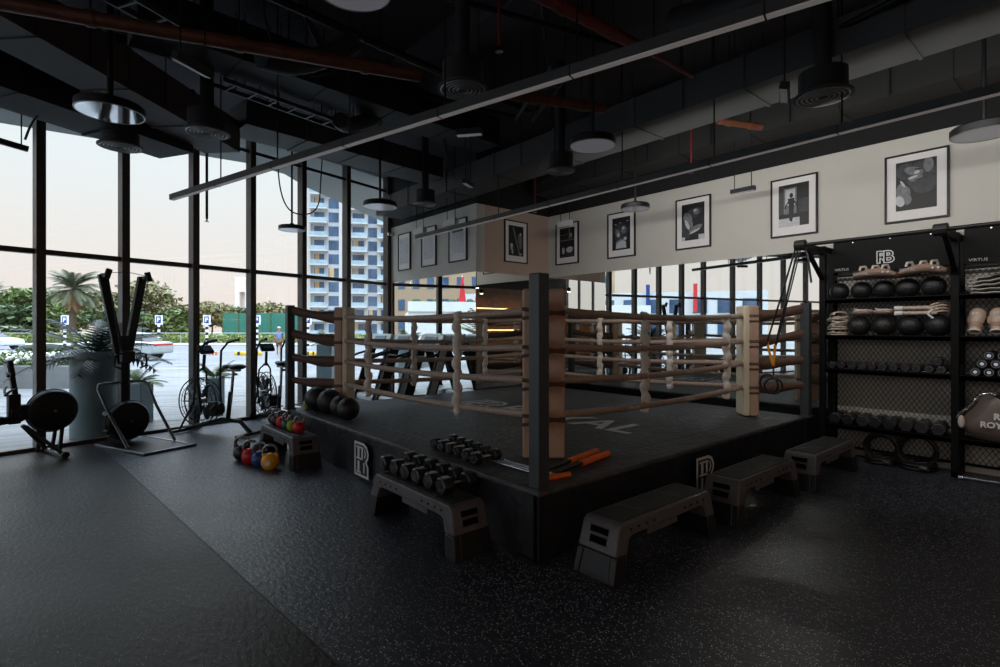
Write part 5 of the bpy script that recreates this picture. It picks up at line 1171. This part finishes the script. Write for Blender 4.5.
for i,(x,y,s_) in enumerate(((-2.5,18.2,1.5),(-8.5,21.3,1.3))):
    t=thing('fan_palm','spiky palm outside in front of the terrace, %s'%['closer to the glass front','further out'][i],'palm',(x,y,0),0,'palms by the terrace'); mb=MB()
    for k in range(34): frond(mb,(0,0,1.1),rnd.uniform(0,6.28),rnd.uniform(0,1.4),rnd.uniform(1,1.4)*s_,12,.3,.9)
    mb.done('fronds',lm[3],t,smooth=False); MB().cyl((0,0,0),(0,0,1.1),.16,seg=8).done('trunk',bark,t)
t=thing('shop_building','white street building with red banners outside, seen in the long mirror','building',(-31,36.5,0),1.0); wb=mat('shop_render',(206,208,208),.6,var=.03)
MB().bb(-16,14,0,12,0,5.6).done('building_body',wb,t,smooth=False); mb=MB()
for f_ in range(2):
    for k in range(12): mb.bb(-15+k*2.4,-13.6+k*2.4,-.05,0,.8+f_*2.5,2.3+f_*2.5)
mb.done('window_row',tg,t,smooth=False)
for k,x in enumerate((-9,-4.2,1.5,5)): MB().bb(x-.2,x+.2,-.5,-.4,3.4,6.4).done('banner',redc if k%2==0 else MATS['kb_blue'],t,smooth=False)
# ------------------------------------------------------------------ back of the room (seen in the mirrors)
def fill_lamp(x,y,z,rot,size,power,col,label):
    t=thing('downlight',label,'ceiling light',(x,y,z),0,'warm fill downlights added at the back of the room'); MB().lathe([(.09,.0),(.1,.0),(.1,.16),(.06,.2)],20).done('housing',blk,t); MB().cyl((0,0,.005),(0,0,.01),.085).done('lens',emat('warm_lens',(255,214,170),4) if 'warm_lens' not in MATS else MATS['warm_lens'],t); MB().cyl((0,0,.2),(0,0,CZ-z),.01).done('rod',blk,t)
    ld=bpy.data.lights.new('warm_fill','AREA'); ld.shape='DISK'; ld.size=size; ld.energy=power; ld.color=col; lo=bpy.data.objects.new('warm_fill',ld); COL.objects.link(lo); lo.location=(x,y,z-.02); lo.rotation_euler=rot
WP=5  # warm fill lamps added at the back to brighten the room
for i,(x,y,lab) in enumerate(((-4,-5.5,'warm downlight added as fill over the end of the back bar'),(-1,-5.8,'warm downlight added as fill over the middle of the back bar'),(2,-5.8,'warm downlight added as fill over the back shelves'),(5.0,-3.2,'warm downlight added as fill behind the camera near the long wall'),(-3.5,-2.0,'warm downlight added as fill over the rear gym floor by the cabinets'),(1.5,-3.0,'warm downlight added as fill over the rear gym floor, centre'))):
    fill_lamp(x,y,3.5,(0,0,0),.17,WP,(1,.78,.58),lab)
t=thing('back_bar','wooden back bar with lit shelves, seen in the corner mirrors','bar counter',(-2.5,-6.6,0)); MB().bb(-3,4.5,-.35,.3,0,1.1).bb(-3,4.5,-.38,-.3,1.1,3.9).done('bar_body',woodw,t,smooth=False)
glow=emat('shelf_glow',(255,196,130),2.2)
mb=MB(); 
for z in (1.6,2.2,2.8): mb.bb(-2.8,4.3,-.3,.0,z,z+.04)
sh=mb.done('shelf',woodw,t,smooth=False)
mb=MB(); 
for z in (1.56,2.16,2.76): mb.bb(-2.8,4.3,-.29,-.26,z,z+.03)
mb.done('light_strip',glow,t,smooth=False)
t=thing('locker_block','tall wooden cabinet block along the side wall, seen in the corner mirrors','cabinet',(-7.7,-3.2,0)); MB().bb(-.3,.3,-3.5,3.6,0,2.4).done('cabinet_body',woodw,t,smooth=False); mb=MB()
for k in range(9): mb.bb(.3,.315,-3.45+k*.78,-2.7+k*.78,.1,2.3)
mb.done('cabinet_door',mat('cabinet_door',(176,120,76),.5,var=.2),t,smooth=False)
